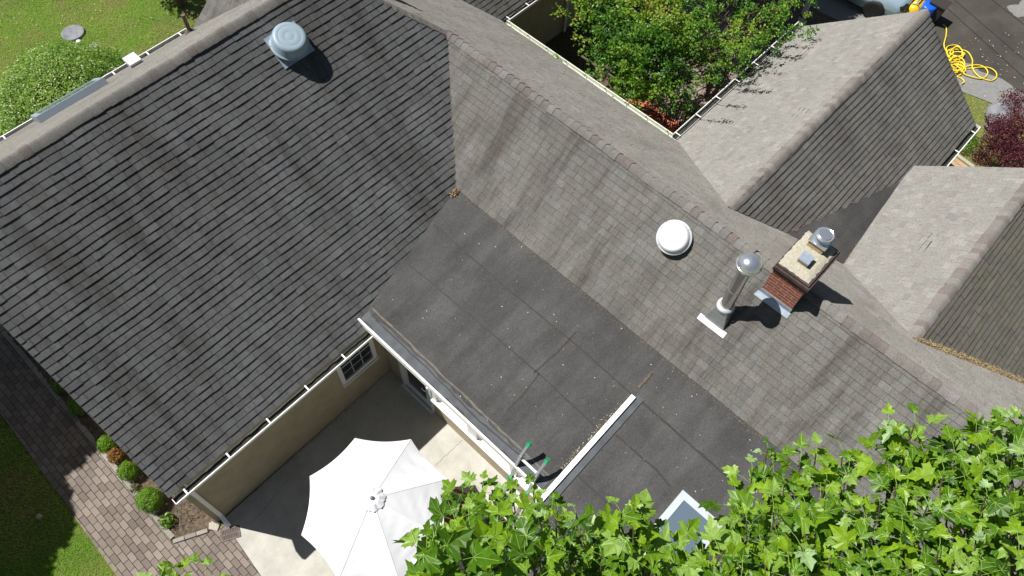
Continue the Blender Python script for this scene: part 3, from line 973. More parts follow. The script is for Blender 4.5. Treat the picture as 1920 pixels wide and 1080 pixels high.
mb = MB(); mb.box(cx2 - .12, cx2 + .12, cy2 - .13, cy2 + .13, 5.49, 5.66); f2 = mb.build('flue_tile', M['clay'], ch)
mb = MB(); mb.box(cx2 - .14, cx2 + .14, cy2 - .15, cy2 + .15, 5.662, 5.68)
mb.lathe((cx2, cy2, 5.68), [(.135, 0), (.085, .04), (.085, .13)], 32)
mb.lathe((cx2, cy2, 5.80), [(.085, -.01), (.135, -.005), (.14, .01), (.135, .018), (.122, .010), (.105, .024), (.097, .03), (.001, .032)], 40, sm=False)
mb.build('chimney_cap', M['stainless'], f2)
mb = MB()
q0 = MF(x0 - .001, y0)
mb.prism([MF(x0 - .075, y0 - .03) + nMF * .022, MF(x0 - .075, y1 + .05) + nMF * .022, MF(x0 + .0, y1 + .03) + nMF * .022, MF(x0 + .0, y0 - .03) + nMF * .022], nMF * .004)
mb.box(x0 - .012, x0 - .003, y0 - .01, y1 + .01, MF(x0, 0).z, MF(x0, 0).z + .10)
mb.build('flashing', M['flash_blue'], ch)
for yy in (y0 - .008, y1 + .008):
    mb = MB(); mb.prism([V(x0, yy, MF(x0, 0).z), V(0, yy, zM), V(x1, yy, MK(x1, 0).z), V(x1, yy, MK(x1, 0).z + .12), V(0, yy, zM + .12), V(x0, yy, MF(x0, 0).z + .12)], (0, .004, 0))
    mb.build('flashing', M['lead'], ch)
# loose shingle corner by the flue cap
mb = MB(); c_ = V(.03, -6.93, zM + .06); mb.prism([c_ + V(-.09, -.06, .0), c_ + V(.08, -.07, 0), c_ + V(.02, .09, .02)], (0, 0, .008), .5)
mb.build('lifted_shingle', M['cap'], house)

# ------------------------------------------------------------------ things on the rear slope of the left wing
nLB = Vector((0, mBk, 1)).normalized()
ux = V(1, 0, 0); vb = Vector((0, -1, mBk)).normalized()
c_ = LB(-5.78, 3.80)
mb = MB()
mb.obox(c_ + nLB * .07 + vb * .40, ux * .66, vb * .05, nLB * .06); mb.obox(c_ + nLB * .07 - vb * .40, ux * .66, vb * .05, nLB * .06)
for s_ in (-1, 1): mb.obox(c_ + nLB * .07 + ux * s_ * .61, ux * .05, vb * .349, nLB * .06)
s2 = mb.build('skylight', M['lb'], house, 'skylight behind the left ridge, seen edge-on')
mb = MB(); mb.obox(c_ + nLB * .11, ux * .56, vb * .35, nLB * .01); mb.build('pane', M['skyglass'], s2)
c_ = LB(-4.47, 3.75)
mb = MB(); mb.obox(c_ + V(0, 0, .14), (.12, 0, 0), (0, .13, 0), (0, 0, .035)); mb.obox(c_ + V(0, 0, .05), (.09, 0, 0), (0, .10, 0), (0, 0, .055))
mb.build('box_vent', M['vent_white'], house)
c_ = LB(-3.18, 3.95)
mb = MB(); mb.tube([c_ - V(0, 0, .05), c_ + V(0, 0, .42)], .038, 14); mb.lathe(c_, [(.11, .0), (.05, .06), (.04, .09)], 16); mb.build('vent_pipe', M['rust'], house, 'thin brown vent pipe near the rear gutter')


# ------------------------------------------------------------------ ground
def gz(x, y):
    s_ = min(1, max(0, (x - .5) / 2.0)); s_ = s_ * s_ * (3 - 2 * s_)
    return GL * s_


mb = MB()
xs = [-150, -60, -30, -18, -12, -8, -5, -2, 0, .5, 1, 1.5, 2, 2.5, 5, 9, 14, 20, 35, 70, 150]
ys = [-150, -60, -30, -15, -8, 0, 8, 15, 30, 60, 150]
vs = [V(x, y, gz(x, y) - .03) for y in ys for x in xs]
nx_ = len(xs)
mb.faces(vs, [(j * nx_ + i, j * nx_ + i + 1, (j + 1) * nx_ + i + 1, (j + 1) * nx_ + i) for j in range(len(ys) - 1) for i in range(nx_ - 1)], 0)
tag(mb.build('ground', M['turf']), kind='structure')

# patio slab
pat = [(-8.65, -2.48), (-8.62, WY - .03), (WX - .005, WY - .005), (WX - .005, ySt), (-6.1, ySt), (-9.06, ySt), (-9.03, -6.6)]
mb = MB(); mb.prism([V(x, y, -.1) for x, y in pat], (0, 0, .1))
tag(mb.build('patio', M['concrete']), kind='structure')
# hairline cracks / joints
mb = MB()
rg = random.Random(3)
for a, b in (((868, 824), (816, 873)), ((640, 880), (690, 830)), ((795, 880), (830, 930)), ((470, 985), (540, 900))):
    A_, B2 = hz(*a), hz(*b)
    pr = None
    for k in range(13):
        p = A_.lerp(B2, k / 12) + V(rg.uniform(-.012, .012), rg.uniform(-.012, .012), .002)
        if pr is not None: mb.bar(pr, p, .006, .003)
        pr = p
tag(mb.build('patio_joint', M['crack']), kind='structure')

# paver walk, edging, planting bed
inner = [hz(318, 1008), hz(240, 878), hz(205, 845), hz(150, 760), hz(60, 640), hz(-60, 480)]
outer = [hz(0, 770), hz(140, 960), hz(225, 1080)]
A1 = [(-9.62, 9.5), (-9.52, 4.3), (-9.56, -2.1), (-9.9, -9), (-11.6, -9), (-10.56, -1.9), (-10.48, 2.6), (-10.9, 9.5)]
walk = [(-9.55, 9.5), (-9.55, -2.05), (-9.62, -9), (-10.62, -9), (-10.56, -1.9), (-10.46, 2.6), (-10.3, 9.5)]
walk_c = [(-9.55, 9.5), (-9.55, -9), (-10.6, -9), (-10.6, -1.9), (-10.47, 2.6), (-10.2, 9.5)]
o = tiles('paver_walk', walk_c, .0, M['paver'], (.205, .118), ang=math.pi / 2 + R(.5), rnd=4, gap=.010)
tag(o, kind='structure')
w2 = [(-9.545, -2.05), (-9.545, -6.6), (-9.035, -6.6), (-8.66, -2.49), (-8.90, -2.38)]
tag(tiles('paver_walk', w2, .0, M['paver'], (.205, .118), ang=math.pi / 2 + R(.5), rnd=5, gap=.010), kind='structure')
mb = MB()
rg = random.Random(8)
y = -2.0
while y < 6:
    L_ = rg.uniform(.26, .36)
    mb.prism([V(-9.54, y + .005, -.06), V(-9.54, y + L_ - .005, -.06), V(-9.44, y + L_ - .005, -.06), V(-9.44, y + .005, -.06)], (0, 0, .085 + rg.uniform(-.006, .006)), rg.random())
    y += L_
eA, eB = V(-9.53, -2.06, 0), V(-8.95, -2.36, 0)
for k in range(3):
    a, b = eA.lerp(eB, k / 3 + .01), eA.lerp(eB, (k + 1) / 3 - .01)
    mb.bar(a + V(0, 0, -.01), b + V(0, 0, -.01), .075, .10, t=rg.random())
tag(mb.build('bed_edging', M['edging']), kind='structure')
mb = MB()
n1, n2 = 8, 90
vs = []
for j in range(n2 + 1):
    for i in range(n1 + 1):
        X = -9.46 + .74 * i / n1; Y = -2.42 + 9 * j / n2
        if Y < -2.36 + (-8.9 - X) * .5: Y = max(Y, -2.40 + max(0, (-8.93 - X)) * .60)
        vs.append(V(X, Y, .01 + rg.uniform(-.015, .03)))
mb.faces(vs, [(j * (n1 + 1) + i, j * (n1 + 1) + i + 1, (j + 1) * (n1 + 1) + i + 1, (j + 1) * (n1 + 1) + i) for j in range(n2) for i in range(n1)], 0, True)
tag(mb.build('planting_bed', M['soil']), kind='structure')
# pale broken stone at the bed's end
mb = MB(); mb.prism([hz(393, 975, .0), hz(412, 985, .0), hz(408, 996, .0), hz(392, 992, .0)], (0, 0, .03), .8)
tag(mb.build('stone', M['crown']), 'small pale broken stone between the planting bed and the drain grate', 'stone')

# drain grate
gc = hz(432, 1001, .0); ga = (hz(452, 992) - hz(414, 1004)).normalized(); gb = V(-ga.y, ga.x, 0)
mb = MB()
for s_ in (-1, 1):
    mb.obox(gc + ga * s_ * .165 + V(0, 0, .004), ga * .018, gb * .115, V(0, 0, .012)); mb.obox(gc + gb * s_ * .10 + V(0, 0, .004), ga * .147, gb * .015, V(0, 0, .012))
mb.obox(gc + V(0, 0, .004), ga * .147, gb * .011, V(0, 0, .012))
for k in range(9): mb.obox(gc + ga * (-.13 + .0325 * k) + V(0, 0, .003), ga * .007, gb * .085, V(0, 0, .008))
gr = mb.build('drain_grate', M['rust']); tag(gr, 'brown slotted drain grate under the downspout at the patio corner', 'drain grate')
mb = MB(); mb.obox(gc + V(0, 0, -.001), ga * .16, gb * .10, V(0, 0, .003)); mb.build('sump', M['black'], gr)

# manhole lids on the lawn
for i, (px, py, r_, lb) in enumerate(((137, 62, .30, 'large round grey manhole lid in the lawn behind the big shrub'), (176, 89, .13, 'small grey access lid half hidden in the grass above the big shrub'))):
    c_ = hz(px, py, .0)
    mb = MB(); mb.lathe(c_ + V(0, 0, .0), [(r_, -.03), (r_, .025), (r_ * .93, .035), (r_ * .9, .03), (.001, .035)], 36)
    tag(mb.build('manhole_lid', M['boulder']), lb, 'manhole lid')
mb = MB(); c_ = hz(148, 79, .04); mb.lathe(c_, [(.05, -.05), (.075, 0), (.06, .04), (.02, .055), (.001, .056)], 14); tag(mb.build('cleanout_cap', M['white']), 'small white cap in the lawn below the manhole lid', 'pipe cap')
mb = MB(); c_ = hz(73, 968, .03); mb.lathe(c_, [(.055, -.05), (.05, .015), (.03, .025), (.001, .03)], 7); tag(mb.build('stone', M['crown']), 'pale stone lying in the lower left lawn', 'stone')


# ------------------------------------------------------------------ leaf makers
def card(mb, c, n, d, l, wd, tone, fold=.25):
    """small folded leaf: c base point, d length direction, n normal"""
    s_ = d.cross(n).normalized() * wd
    up2 = n * wd * fold
    m_ = c + d * l * .45
    tip = c + d * l
    mb.face([c, m_ + s_ + up2, tip, m_], tone)
    mb.face([c, m_, tip, m_ - s_ + up2], tone)


def rvec(rg):
    while True:
        v_ = V(rg.uniform(-1, 1), rg.uniform(-1, 1), rg.uniform(-1, 1))
        if .05 < v_.length < 1: return v_.normalized()


def ball_shrub(name, c, rx, ry, rz_, n, mat, leaf, rg, label, cat, group=None, lump=.12, dense=True, stemmat='bark'):
    root = empty(name, label, cat, group, c)
    c0 = V(0, 0, 0)
    mb = MB()
    for k in range(n):
        d = rvec(rg)
        if d.z < -.35: d.z = -d.z
        f = 1 + lump * mnoise.noise(d * 2.3 + Vector(c)) * 2
        r_ = rg.uniform(.62, 1.0) ** .5 if dense else rg.random() ** .4
        p = V(d.x * rx, d.y * ry, d.z * rz_) * f * r_ + V(0, 0, rz_ * .45)
        nn = (d + rvec(rg) * .7).normalized()
        dd = nn.orthogonal().normalized()
        dd = (Matrix.Rotation(rg.uniform(0, 6.28), 3, nn) @ dd)
        card(mb, p, nn, dd, leaf * rg.uniform(.7, 1.2), leaf * .33, min(1, max(0, rg.gauss(.45, .25))))
    o_ = mb.build('foliage', mat, root)
    mb = MB()
    for k in range(7):
        a = rg.uniform(0, 6.28)
        mb.tube([c0 + V(0, 0, -.02), c0 + V(math.cos(a) * rx * .3, math.sin(a) * ry * .3, rz_ * .5), c0 + V(math.cos(a) * rx * .65, math.sin(a) * ry * .65, rz_ * 1.0)], [.018, .012, .004], 5)
    mb.build('stem', M[stemmat], root)
    return root


rg = random.Random(21)
ball_shrub('boxwood', hz(285, 940, .12), .235, .25, .25, 5200, M['box'], .026, rg, 'largest clipped bright green boxwood ball, nearest the house corner', 'shrub', 'boxwood balls along the gable wall')
ball_shrub('boxwood', hz(245, 886, .12), .185, .19, .22, 3800, M['box'], .026, rg, 'middle bright green boxwood ball next to the brown shrub', 'shrub', 'boxwood balls along the gable wall')
ball_shrub('boxwood', hz(205, 836, .12), .17, .18, .20, 2600, M['box'], .03, rg, 'smallest darker green boxwood beyond the brown shrub', 'shrub', 'boxwood balls along the gable wall')
ball_shrub('withered_shrub', hz(222, 858, .08), .16, .17, .2, 900, M['brownleaf'], .04, rg, 'withered brown shrub between two boxwoods', 'shrub', dense=False)
ball_shrub('bedding_plant', hz(315, 978, .03), .14, .16, .12, 160, M['shrub'], .08, rg, 'sparse pale green plant in the corner planting bed', 'plant', dense=False)
for (px, py, s_) in ((255, 915, .1), (272, 922, .08)):
    ball_shrub('groundcover_plant', hz(px, py, .03), s_, s_, .07, 120, M['dull'], .05, rg, 'small dull brownish-green plant between boxwoods, %s' % ('left one' if s_ > .09 else 'right one'), 'plant', dense=False)
for (px, py) in ((150, 765), (118, 722)):
    ball_shrub('shaded_shrub', hz(px, py, .1), .18, .2, .2, 900, M['shrub'], .05, rg, {178: 'dark shrub in the shade under the gable, nearest the boxwoods', 150: 'dark shrub in the shade under the gable, nearer the boxwoods', 118: 'dark shrub under the gable, farthest up the walk'}[px], 'shrub', 'shaded shrubs under the gable')
# dry bark bits on the bed
mb = MB()
for k in range(900):
    p = V(rg.uniform(-9.42, -8.75), rg.uniform(-2.1, .6), .03 + rg.random() * .02)
    if p.y < -2.36 + max(0, (-8.95 - p.x)) * .7 + .06: continue
    card(mb, p, (V(0, 0, 1) + rvec(rg) * .5).normalized(), (V(rg.uniform(-1, 1), rg.uniform(-1, 1), .1)).normalized(), .05, .008, rg.random() * .2)
tag(mb.build('bark_litter', M['bark']), 'dry twigs and bark littering the planting bed', 'litter', kind='stuff')

# big broad shrub behind the left wing
c_ = V(-5.15, 7.7, 0)
root = empty('broad_shrub', 'big rounded glossy evergreen shrub behind the left wing roof', 'shrub', loc=c_)
mb = MB(); rg = random.Random(22)
for k in range(34000):
    d = rvec(rg)
    if d.z < 0: d.z = -d.z
    f = 1 + .07 * mnoise.noise(d * 3.1) + .05 * mnoise.noise(d * 9)
    p = V(d.x * 2.05, d.y * 2.6, d.z * 2.15) * f * rg.uniform(.86, 1.0)
    nn = (d * .8 + V(0, 0, .5) + rvec(rg) * .7).normalized()
    dd = Matrix.Rotation(rg.uniform(0, 6.28), 3, nn) @ nn.orthogonal().normalized()
    card(mb, p, nn, dd, rg.uniform(.045, .075), .019, min(1, max(0, rg.gauss(.45 + .5 * mnoise.noise(p * 1.2), .25))))
mb.build('foliage', M['shrub'], root)
mb = MB()
for k in range(9):
    a = rg.uniform(0, 6.28); mb.tube([V(0, 0, -.02), V(math.cos(a) * .5, math.sin(a) * .5, .7), V(math.cos(a) * 1.1, math.sin(a) * 1.0, 1.2)], [.05, .035, .01], 6)
mb.build('stem', M['bark'], root)

# ------------------------------------------------------------------ grass blades
mb = MB(); rg = random.Random(30)


def blades(n, x0, x1, y0, y1, z, ok, hgt=.05, dryf=0.0):
    for k in range(n):
        x, y = rg.uniform(x0, x1), rg.uniform(y0, y1)
        if not ok(x, y): continue
        a = rg.uniform(0, 6.28); l = hgt * rg.uniform(.6, 1.4)
        d = V(math.cos(a) * .8, math.sin(a) * .8, 1).normalized(); s_ = V(-math.sin(a), math.cos(a), 0) * .006
        pn = mnoise.noise(V(x * .55, y * .55, 0)) + .7 * mnoise.noise(V(x * 2.2, y * 2.2, 3))
        tn = min(1, max(0, rg.gauss(.36 + .6 * pn + dryf + (.5 * min(1, max(0, (-4.6 - x) / 1.6)) if y > 5 else 0), .17)))
        p = V(x, y, z)
        mb.face([p - s_, p + s_, p + d * l], tn)


blades(90000, -8.5, -1, 6.0, 15.5, -.03, lambda x, y: True, .06, .06)
blades(40000, -12.4, -10.5, -4.5, 3.5, -.03, lambda x, y: x < -10.50 - .05 * math.sin(y * 9) - .04 * math.sin(y * 23), .05, .16)
blades(26000, 8.5, 13.6, -9.5, -5.9, GL - .03, lambda x, y: x < 12.9 + .25 * math.sin(y * 3) and not (8.0 < x < 8.7 and y > -8), .035, .42)
tag(mb.build('grass', M['grass']), 'short lawn grass with dry patches', 'grass', kind='stuff')
# pale fallen leaves and petals scattered about
mb = MB()
for k in range(300):
    p = hz(rg.uniform(-20, 380), rg.uniform(-10, 260), .02)
    card(mb, p, V(rg.uniform(-.5, .5), rg.uniform(-.5, .5), 1).normalized(), V(rg.uniform(-1, 1), rg.uniform(-1, 1), .1).normalized(), .05, .014, rg.uniform(.4, .85))
for k in range(130):
    p = hz(rg.uniform(1760, 1925), rg.uniform(60, 300), GL + .02)
    card(mb, p, V(0, 0, 1), V(rg.uniform(-1, 1), rg.uniform(-1, 1), .1).normalized(), .06, .012, rg.uniform(.3, .95))
for k in range(120):
    p = hz(rg.uniform(560, 780), rg.uniform(690, 830), .012)
    card(mb, p, V(0, 0, 1), V(rg.uniform(-1, 1), rg.uniform(-1, 1), .1).normalized(), .02, .007, rg.uniform(0, .3))
for k in range(90):
    x = rg.uniform(-8.2, -4.4); p = V(x, WY - .03 - abs(rg.gauss(0, .05)), .012)
    card(mb, p, V(0, 0, 1), V(rg.uniform(-1, 1), rg.uniform(-1, 1), .1).normalized(), .025, .008, rg.uniform(0, .3))
# roof litter
for k in range(170):
    x, y = rg.uniform(-4.5, -1.75), rg.uniform(-12, -2.5)
    if y > -2.5 + (x + 4.6) * .2: continue
    p = FL(x, y, .012)
    card(mb, p, up_, (V(rg.uniform(-1, 1), rg.uniform(-1, 1), .05)).normalized(), rg.choice((.012, .016, .03)), .005, rg.choice((.2, .5, .8, 1, 1)))
for k in range(320):
    y = rg.uniform(-9.0, -2.0); p = FL(xpv - abs(rg.gauss(0, .05)) - .01, y, .01)
    card(mb, p, up_, (V(rg.uniform(-1, 1), rg.uniform(-1, 1), .05)).normalized(), .02, .005, rg.uniform(.0, .5))
for k in range(90):
    x = rg.uniform(-4.3, -2.8); p = FL(x, ySt + .06 + abs(rg.gauss(0, .05)), .01)
    card(mb, p, up_, (V(rg.uniform(-1, 1), rg.uniform(-1, 1), .05)).normalized(), .025, .005, rg.uniform(.2, 1))
for k in range(60):
    t_ = rg.random(); p = V(-.01, -.01, zM).lerp(MF(xpv, mM * xpv / mL), .3 + .7 * t_) + V(rg.gauss(0, .012), rg.gauss(0, .012), .035)
    card(mb, p, nMF, (V(rg.uniform(-1, 1), rg.uniform(-1, 1), .05)).normalized(), .022, .006, rg.uniform(0, .5))
for k in range(150):
    p = FL(-1.80 + rg.gauss(0, .045), -1.93 + rg.gauss(0, .03), .02 + rg.random() * .05)
    card(mb, p, up_, rvec(rg), .035, .010, rg.uniform(0, .5))
# needles packed into the far right valley and round the cricket
for k in range(1500):
    t_ = rg.random() ** .9 * 2.6; z_ = zR2 - mR * t_
    p = V(vx(z_), yR2 - t_, z_) + V(rg.gauss(0, .03), rg.gauss(0, .03), .045 + rg.random() * .02)
    card(mb, p, V(-.3, 0, 1).normalized(), V(rg.uniform(-1, 1), rg.uniform(-1, 1), rg.uniform(-.3, .3)).normalized(), .06, .005, rg.uniform(0, .75))
for k in range(750):
    if rg.random() < .8: p = Bc.lerp(Cc, rg.random()) + V(rg.gauss(0, .03), -abs(rg.gauss(0, .0)) + abs(rg.gauss(0, .10)), .02)
    else: p = Ac.lerp(V(6.3, -7.75, 2.12), rg.random()) + V(rg.gauss(0, .03), -abs(rg.gauss(0, .035)) - .02, .02)
    card(mb, p, nC, V(rg.uniform(-1, 1), rg.uniform(-1, 1), .05).normalized(), .035, .005, rg.uniform(0, .6))
tag(mb.build('leaf_litter', M['litter']), 'fallen needles, petals and leaf bits on roofs, lawn and drive', 'litter', kind='stuff')

# ------------------------------------------------------------------ umbrella
uc = V(-6.60, -4.88, 0)
um = empty('patio_umbrella', 'large white eight-sided patio umbrella open over the patio', 'umbrella', loc=uc)
RU, zr_, zt_ = 1.285, 2.05, 2.56
a0 = math.atan2(hz(838, 899, 2.06).y - uc.y, hz(838, 899, 2.06).x - uc.x)
mb = MB(); rg = random.Random(40)
for k in range(8):
    aa, ab = a0 + k * math.pi / 4, a0 + (k + 1) * math.pi / 4
    N1, N2 = 14, 12
    vs = []
    for j in range(N1 + 1):
        r_ = .02 + (RU - .02) * j / N1
        for i in range(N2 + 1):
            t_ = i / N2
            pa = V(math.cos(aa), math.sin(aa), 0) * r_; pb = V(math.cos(ab), math.sin(ab), 0) * r_
            p = pa.lerp(pb, t_)
            f = j / N1
            edge = 4 * t_ * (1 - t_)
            p *= (1 - .04 * edge * f)
            h = zt_ + (zr_ - zt_) * f ** 1.12
            h += -.035 * edge * f
            wv = .02 * math.sin(f * 30 + k * 2 + t_ * 7) * edge * f if k in (0, 7, 6, 5) else .002 * math.sin(f * 20 + k) * edge
            vs.append(V(p.x, p.y, h + wv))
    mb.faces(vs, [(j * (N2 + 1) + i, (j + 1) * (N2 + 1) + i, (j + 1) * (N2 + 1) + i + 1, j * (N2 + 1) + i + 1) for j in range(N1) for i in range(N2)], 0, True)
    # seam welt and hem
    rb = [V(math.cos(aa) * r_, math.sin(aa) * r_, zt_ + (zr_ - zt_) * ((r_ - .02) / (RU - .02)) ** 1.12 + .004) for r_ in [.15 + (RU - .15) * q_ / 10 for q_ in range(11)]]
    mb.tube(rb, .003, 5)
mb.build('canopy', M['fabric'], um)
mb = MB()
N = 48
for k in range(N):
    a, b = 2 * math.pi * k / N, 2 * math.pi * (k + 1) / N
    fr = lambda q_: .20 + .012 * math.sin(q_ * 8) + .008 * math.sin(q_ * 19)
    fz = lambda q_: 2.517 + .007 * math.sin(q_ * 11) + .005 * math.sin(q_ * 5 + 1)
    mb.face([V(.02 * math.cos(a), .02 * math.sin(a), 2.60), V(fr(a) * .55 * math.cos(a), fr(a) * .55 * math.sin(a), 2.575 + .005 * math.sin(a * 9)), V(fr(b) * .55 * math.cos(b), fr(b) * .55 * math.sin(b), 2.575 + .005 * math.sin(b * 9)), V(.02 * math.cos(b), .02 * math.sin(b), 2.60)], 0, True)
    mb.face([V(fr(a) * .55 * math.cos(a), fr(a) * .55 * math.sin(a), 2.575 + .005 * math.sin(a * 9)), V(fr(a) * math.cos(a), fr(a) * math.sin(a), fz(a)), V(fr(b) * math.cos(b), fr(b) * math.sin(b), fz(b)), V(fr(b) * .55 * math.cos(b), fr(b) * .55 * math.sin(b), 2.575 + .005 * math.sin(b * 9))], 0, True)
mb.build('vent_flap', M['fabric'], um)
mb = MB(); mb.lathe((0, 0, 2.59), [(.03, -.01), (.034, .02), (.028, .045), (.012, .06), (.001, .062)], 16); mb.build('finial', M['lead'], um)
mb = MB(); mb.tube([V(0, 0, .03), V(0, 0, 2.59)], .022, 12); mb.build('pole', M['wood_tan'], um)
mb = MB(); mb.lathe((0, 0, 0), [(.25, 0), (.25, .04), (.08, .07), (.03, .25)], 24); mb.build('base', M['iron'], um)
for k in range(8):
    aa = a0 + k * math.pi / 4
    mb = MB(); mb.bar(V(math.cos(aa) * .03, math.sin(aa) * .03, zt_ - .03), V(math.cos(aa) * (RU - .02), math.sin(aa) * (RU - .02), zr_ - .025), .014, .02); mb.build('rib', M['wood_tan'], um)

# table under the umbrella, chair beside it
tb = empty('patio_table', 'tan wooden slatted table mostly hidden under the white umbrella', 'table', loc=(-7.05, -5.15, 0))
mb = MB()
for k in range(9): mb.box(-.62, .62, -.45 + k * .1, -.45 + k * .1 + .09, .715, .74)
mb.box(-.55, .55, -.40, -.36, .66, .713); mb.box(-.55, .55, .36, .40, .66, .713)
mb.build('tabletop', M['wood_tan'], tb)
for sx in (-1, 1):
    for sy in (-1, 1):
        mb = MB(); mb.box(sx * .52 - .035, sx * .52 + .035, sy * .33 - .03, sy * .33 + .03, 0, .713); mb.build('leg', M['wood_tan'], tb)


def chair(loc, rz, label):
    c = empty('patio_chair', label, 'chair', 'patio chairs round the umbrella table', loc)
    c.rotation_euler[2] = rz
    mb = MB()
    for k in range(5): mb.box(-.24, .24, -.25 + k * .1, -.25 + k * .1 + .088, .42, .445)
    mb.build('seat', M['wood_red'], c)
    mb = MB()
    for k in range(6): mb.obox((-.22 + k * .088, .30, .72), (.035, 0, 0), (0, .012, 0), (0, .03, .24))
    mb.obox((0, .335, .97), (.27, 0, 0), (0, .016, 0), (0, .005, .04))
    mb.build('backrest', M['wood_red'], c)
    for sx in (-1, 1):
        mb = MB(); mb.box(sx * .27 - .025, sx * .27 + .025, -.26, .28, .62, .645); mb.build('armrest', M['wood_red'], c)
        for yy in (-.22, .25):
            mb = MB(); mb.box(sx * .26 - .02, sx * .26 + .02, yy - .02, yy + .02, 0, .618); mb.build('leg', M['wood_red'], c)
    return c


chair((-5.55, -5.72, 0), R(-70), 'reddish brown wooden patio chair at the right edge of the umbrella')


# ------------------------------------------------------------------ ladders
def ladder(name, foot, top, side, L_, label, mat, tips=True, bend=.25):
    """foot, top: centre points; side: unit vector across; stand-off bend at the head"""
    foot, top, side = Vector(foot), Vector(top), Vector(side)
    r0 = empty(name, label, 'ladder', loc=foot)
    d = (top - foot); Ln = d.length; d.normalize()
    nrm = side.cross(d).normalized()
    if nrm.z < 0: nrm = -nrm
    hw = .19
    for s_ in (-1, 1):
        mb = MB(); o_ = side * s_ * hw
        mb.bar(o_, o_ + d * (Ln - .25), .045, .085, nrm)
        fr_ = d * .8 + V(0, 0, 1) * .0 - nrm * .0
        hd = (d + Vector((d.x, d.y, 0)).normalized() * .55).normalized()
        mb.bar(o_ + d * (Ln - .252), o_ + d * (Ln - .25) + hd * .20, .045, .075, nrm)
        ra = mb.build('rail', mat, r0)
        if tips:
            mb = MB(); mb.bar(o_ + d * (Ln - .25) + hd * .20, o_ + d * (Ln - .25) + hd * .27, .055, .085, nrm); mb.build('end_cap', M['green_plastic'], ra)
    k = .3
    while k < Ln - .1:
        mb = MB(); mb.bar(d * k - side * (hw - .014), d * k + side * (hw - .014), .035, .03, nrm); mb.build('rung', M['white'] if tips else mat, r0)
        k += .305
    if tips:
        for s_ in (-1, 1):
            mb = MB(); o_ = side * s_ * hw; mb.obox(o_ + d * (Ln - .95) + nrm * .03, side * .03, d * .03, nrm * .05); mb.build('rung_lock', M['green_plastic'], r0)
    return r0


tl = (hz(985, 838, 3.55) + hz(1020, 868, 3.55)) / 2
ladder('extension_ladder', (-5.55, tl.y + .02, 0), tl, (0, 1, 0), 0, 'grey ladder with green end caps leaning on the flat roof edge beside the white curb', M['alu'])
def onvert(px, py, yv):
    d = ray(px, py); return CAM + d * ((yv - CAM.y) / d.y)


pm = onvert(1499, 44, -2.6)
ms = empty('metal_mast', 'upright grey metal mast standing behind the upper right gutter', 'mast', loc=(pm.x, pm.y, GL))
mb = MB(); mb.box(-.075, .075, -.06, .06, 0, 4.2); mb.build('post', M['mast'], ms)
mb = MB(); mb.box(-.085, .085, -.07, .07, pm.z - GL + .28, pm.z - GL + .36); mb.build('bracket', M['iron'], ms)
mb = MB(); mb.box(-.12, .12, -.12, .12, 0, .012); mb.build('base_plate', M['alu'], ms)

# ------------------------------------------------------------------ courtyard
cy = [(xeB - .4, yN + .4), (16, yN + .4), (16, -4.3), (xRg - .3, yRb - .35), (xeB - .4, yRb - .35)]
cyc = [(5.0, -.6), (10.5, .6), (10.5, yRb - .38), (5.0, yRb - .38)]
mb = MB(); mb.prism([V(xeB - .5, yN + .4, GL - .1), V(13.0, yN + .4, GL - .1), V(13.0, yRb - .38, GL - .1), V(xeB - .5, yRb - .38, GL - .1)], (0, 0, .09)); tag(mb.build('courtyard_soil_shade', M['soil']), kind='structure')  # soil at left; dark ground at far right stands in for deep shade
tag(tiles('courtyard_paving', cyc, GL, M['paver_brown'], (.30, .20), ang=R(12), rnd=12, gap=.012), kind='structure')
# red brick steps against the main wing
st = MB()
rg = random.Random(50)
for k in range(3):
    for i in range(7):
        a = 5.25 + .0 * k
        st.box(a + .27 * k, a + .27 * k + .255, -1.0 - .2 * i - .19, -1.0 - .2 * i, GL + .001, GL + .48 - .15 * k, rg.random())
tag(st.build('brick_steps', M['paver_red']), 'red brick steps showing past the main gutter in the courtyard', 'steps')
# hand rails
def rail(name, a, b, h, label, mat, nb=10, posts=True):
    r0 = empty(name, label, 'railing', loc=a)
    a, b = V(0, 0, 0), Vector(b) - Vector(a)
    mb = MB(); mb.bar(a + V(0, 0, h), b + V(0, 0, h), .05, .03); mb.build('handrail', mat, r0)
    for k in range(nb + 1):
        p = a.lerp(b, k / nb)
        mb = MB(); mb.tube([p, p + V(0, 0, h - .015)], .007, 6); mb.build('baluster', M['iron'], r0)
    return r0


ra, rb_ = hz(1090, 105, .25), hz(1171, 159, .25)
rail('handrail', V(ra.x, ra.y, GL), V(rb_.x, rb_.y, GL), .95, 'straight brownish iron handrail beside the courtyard tree', M['rust'], 9)
rp = [hz(1188, 200, -.1), hz(1210, 202, -.05), hz(1236, 214, -.05), hz(1240, 224, -.35)]
r0 = empty('handrail', 'dark bent iron handrail above the red brick steps', 'railing', loc=rp[0])
mb = MB(); mb.tube([p - rp[0] for p in rp], .022, 8); mb.build('handrail', M['iron'], r0)
for p in (rp[0], rp[2]):
    mb = MB(); mb.tube([p - rp[0], V(p.x - rp[0].x, p.y - rp[0].y, GL - rp[0].z)], .014, 6); mb.build('baluster', M['iron'], r0)
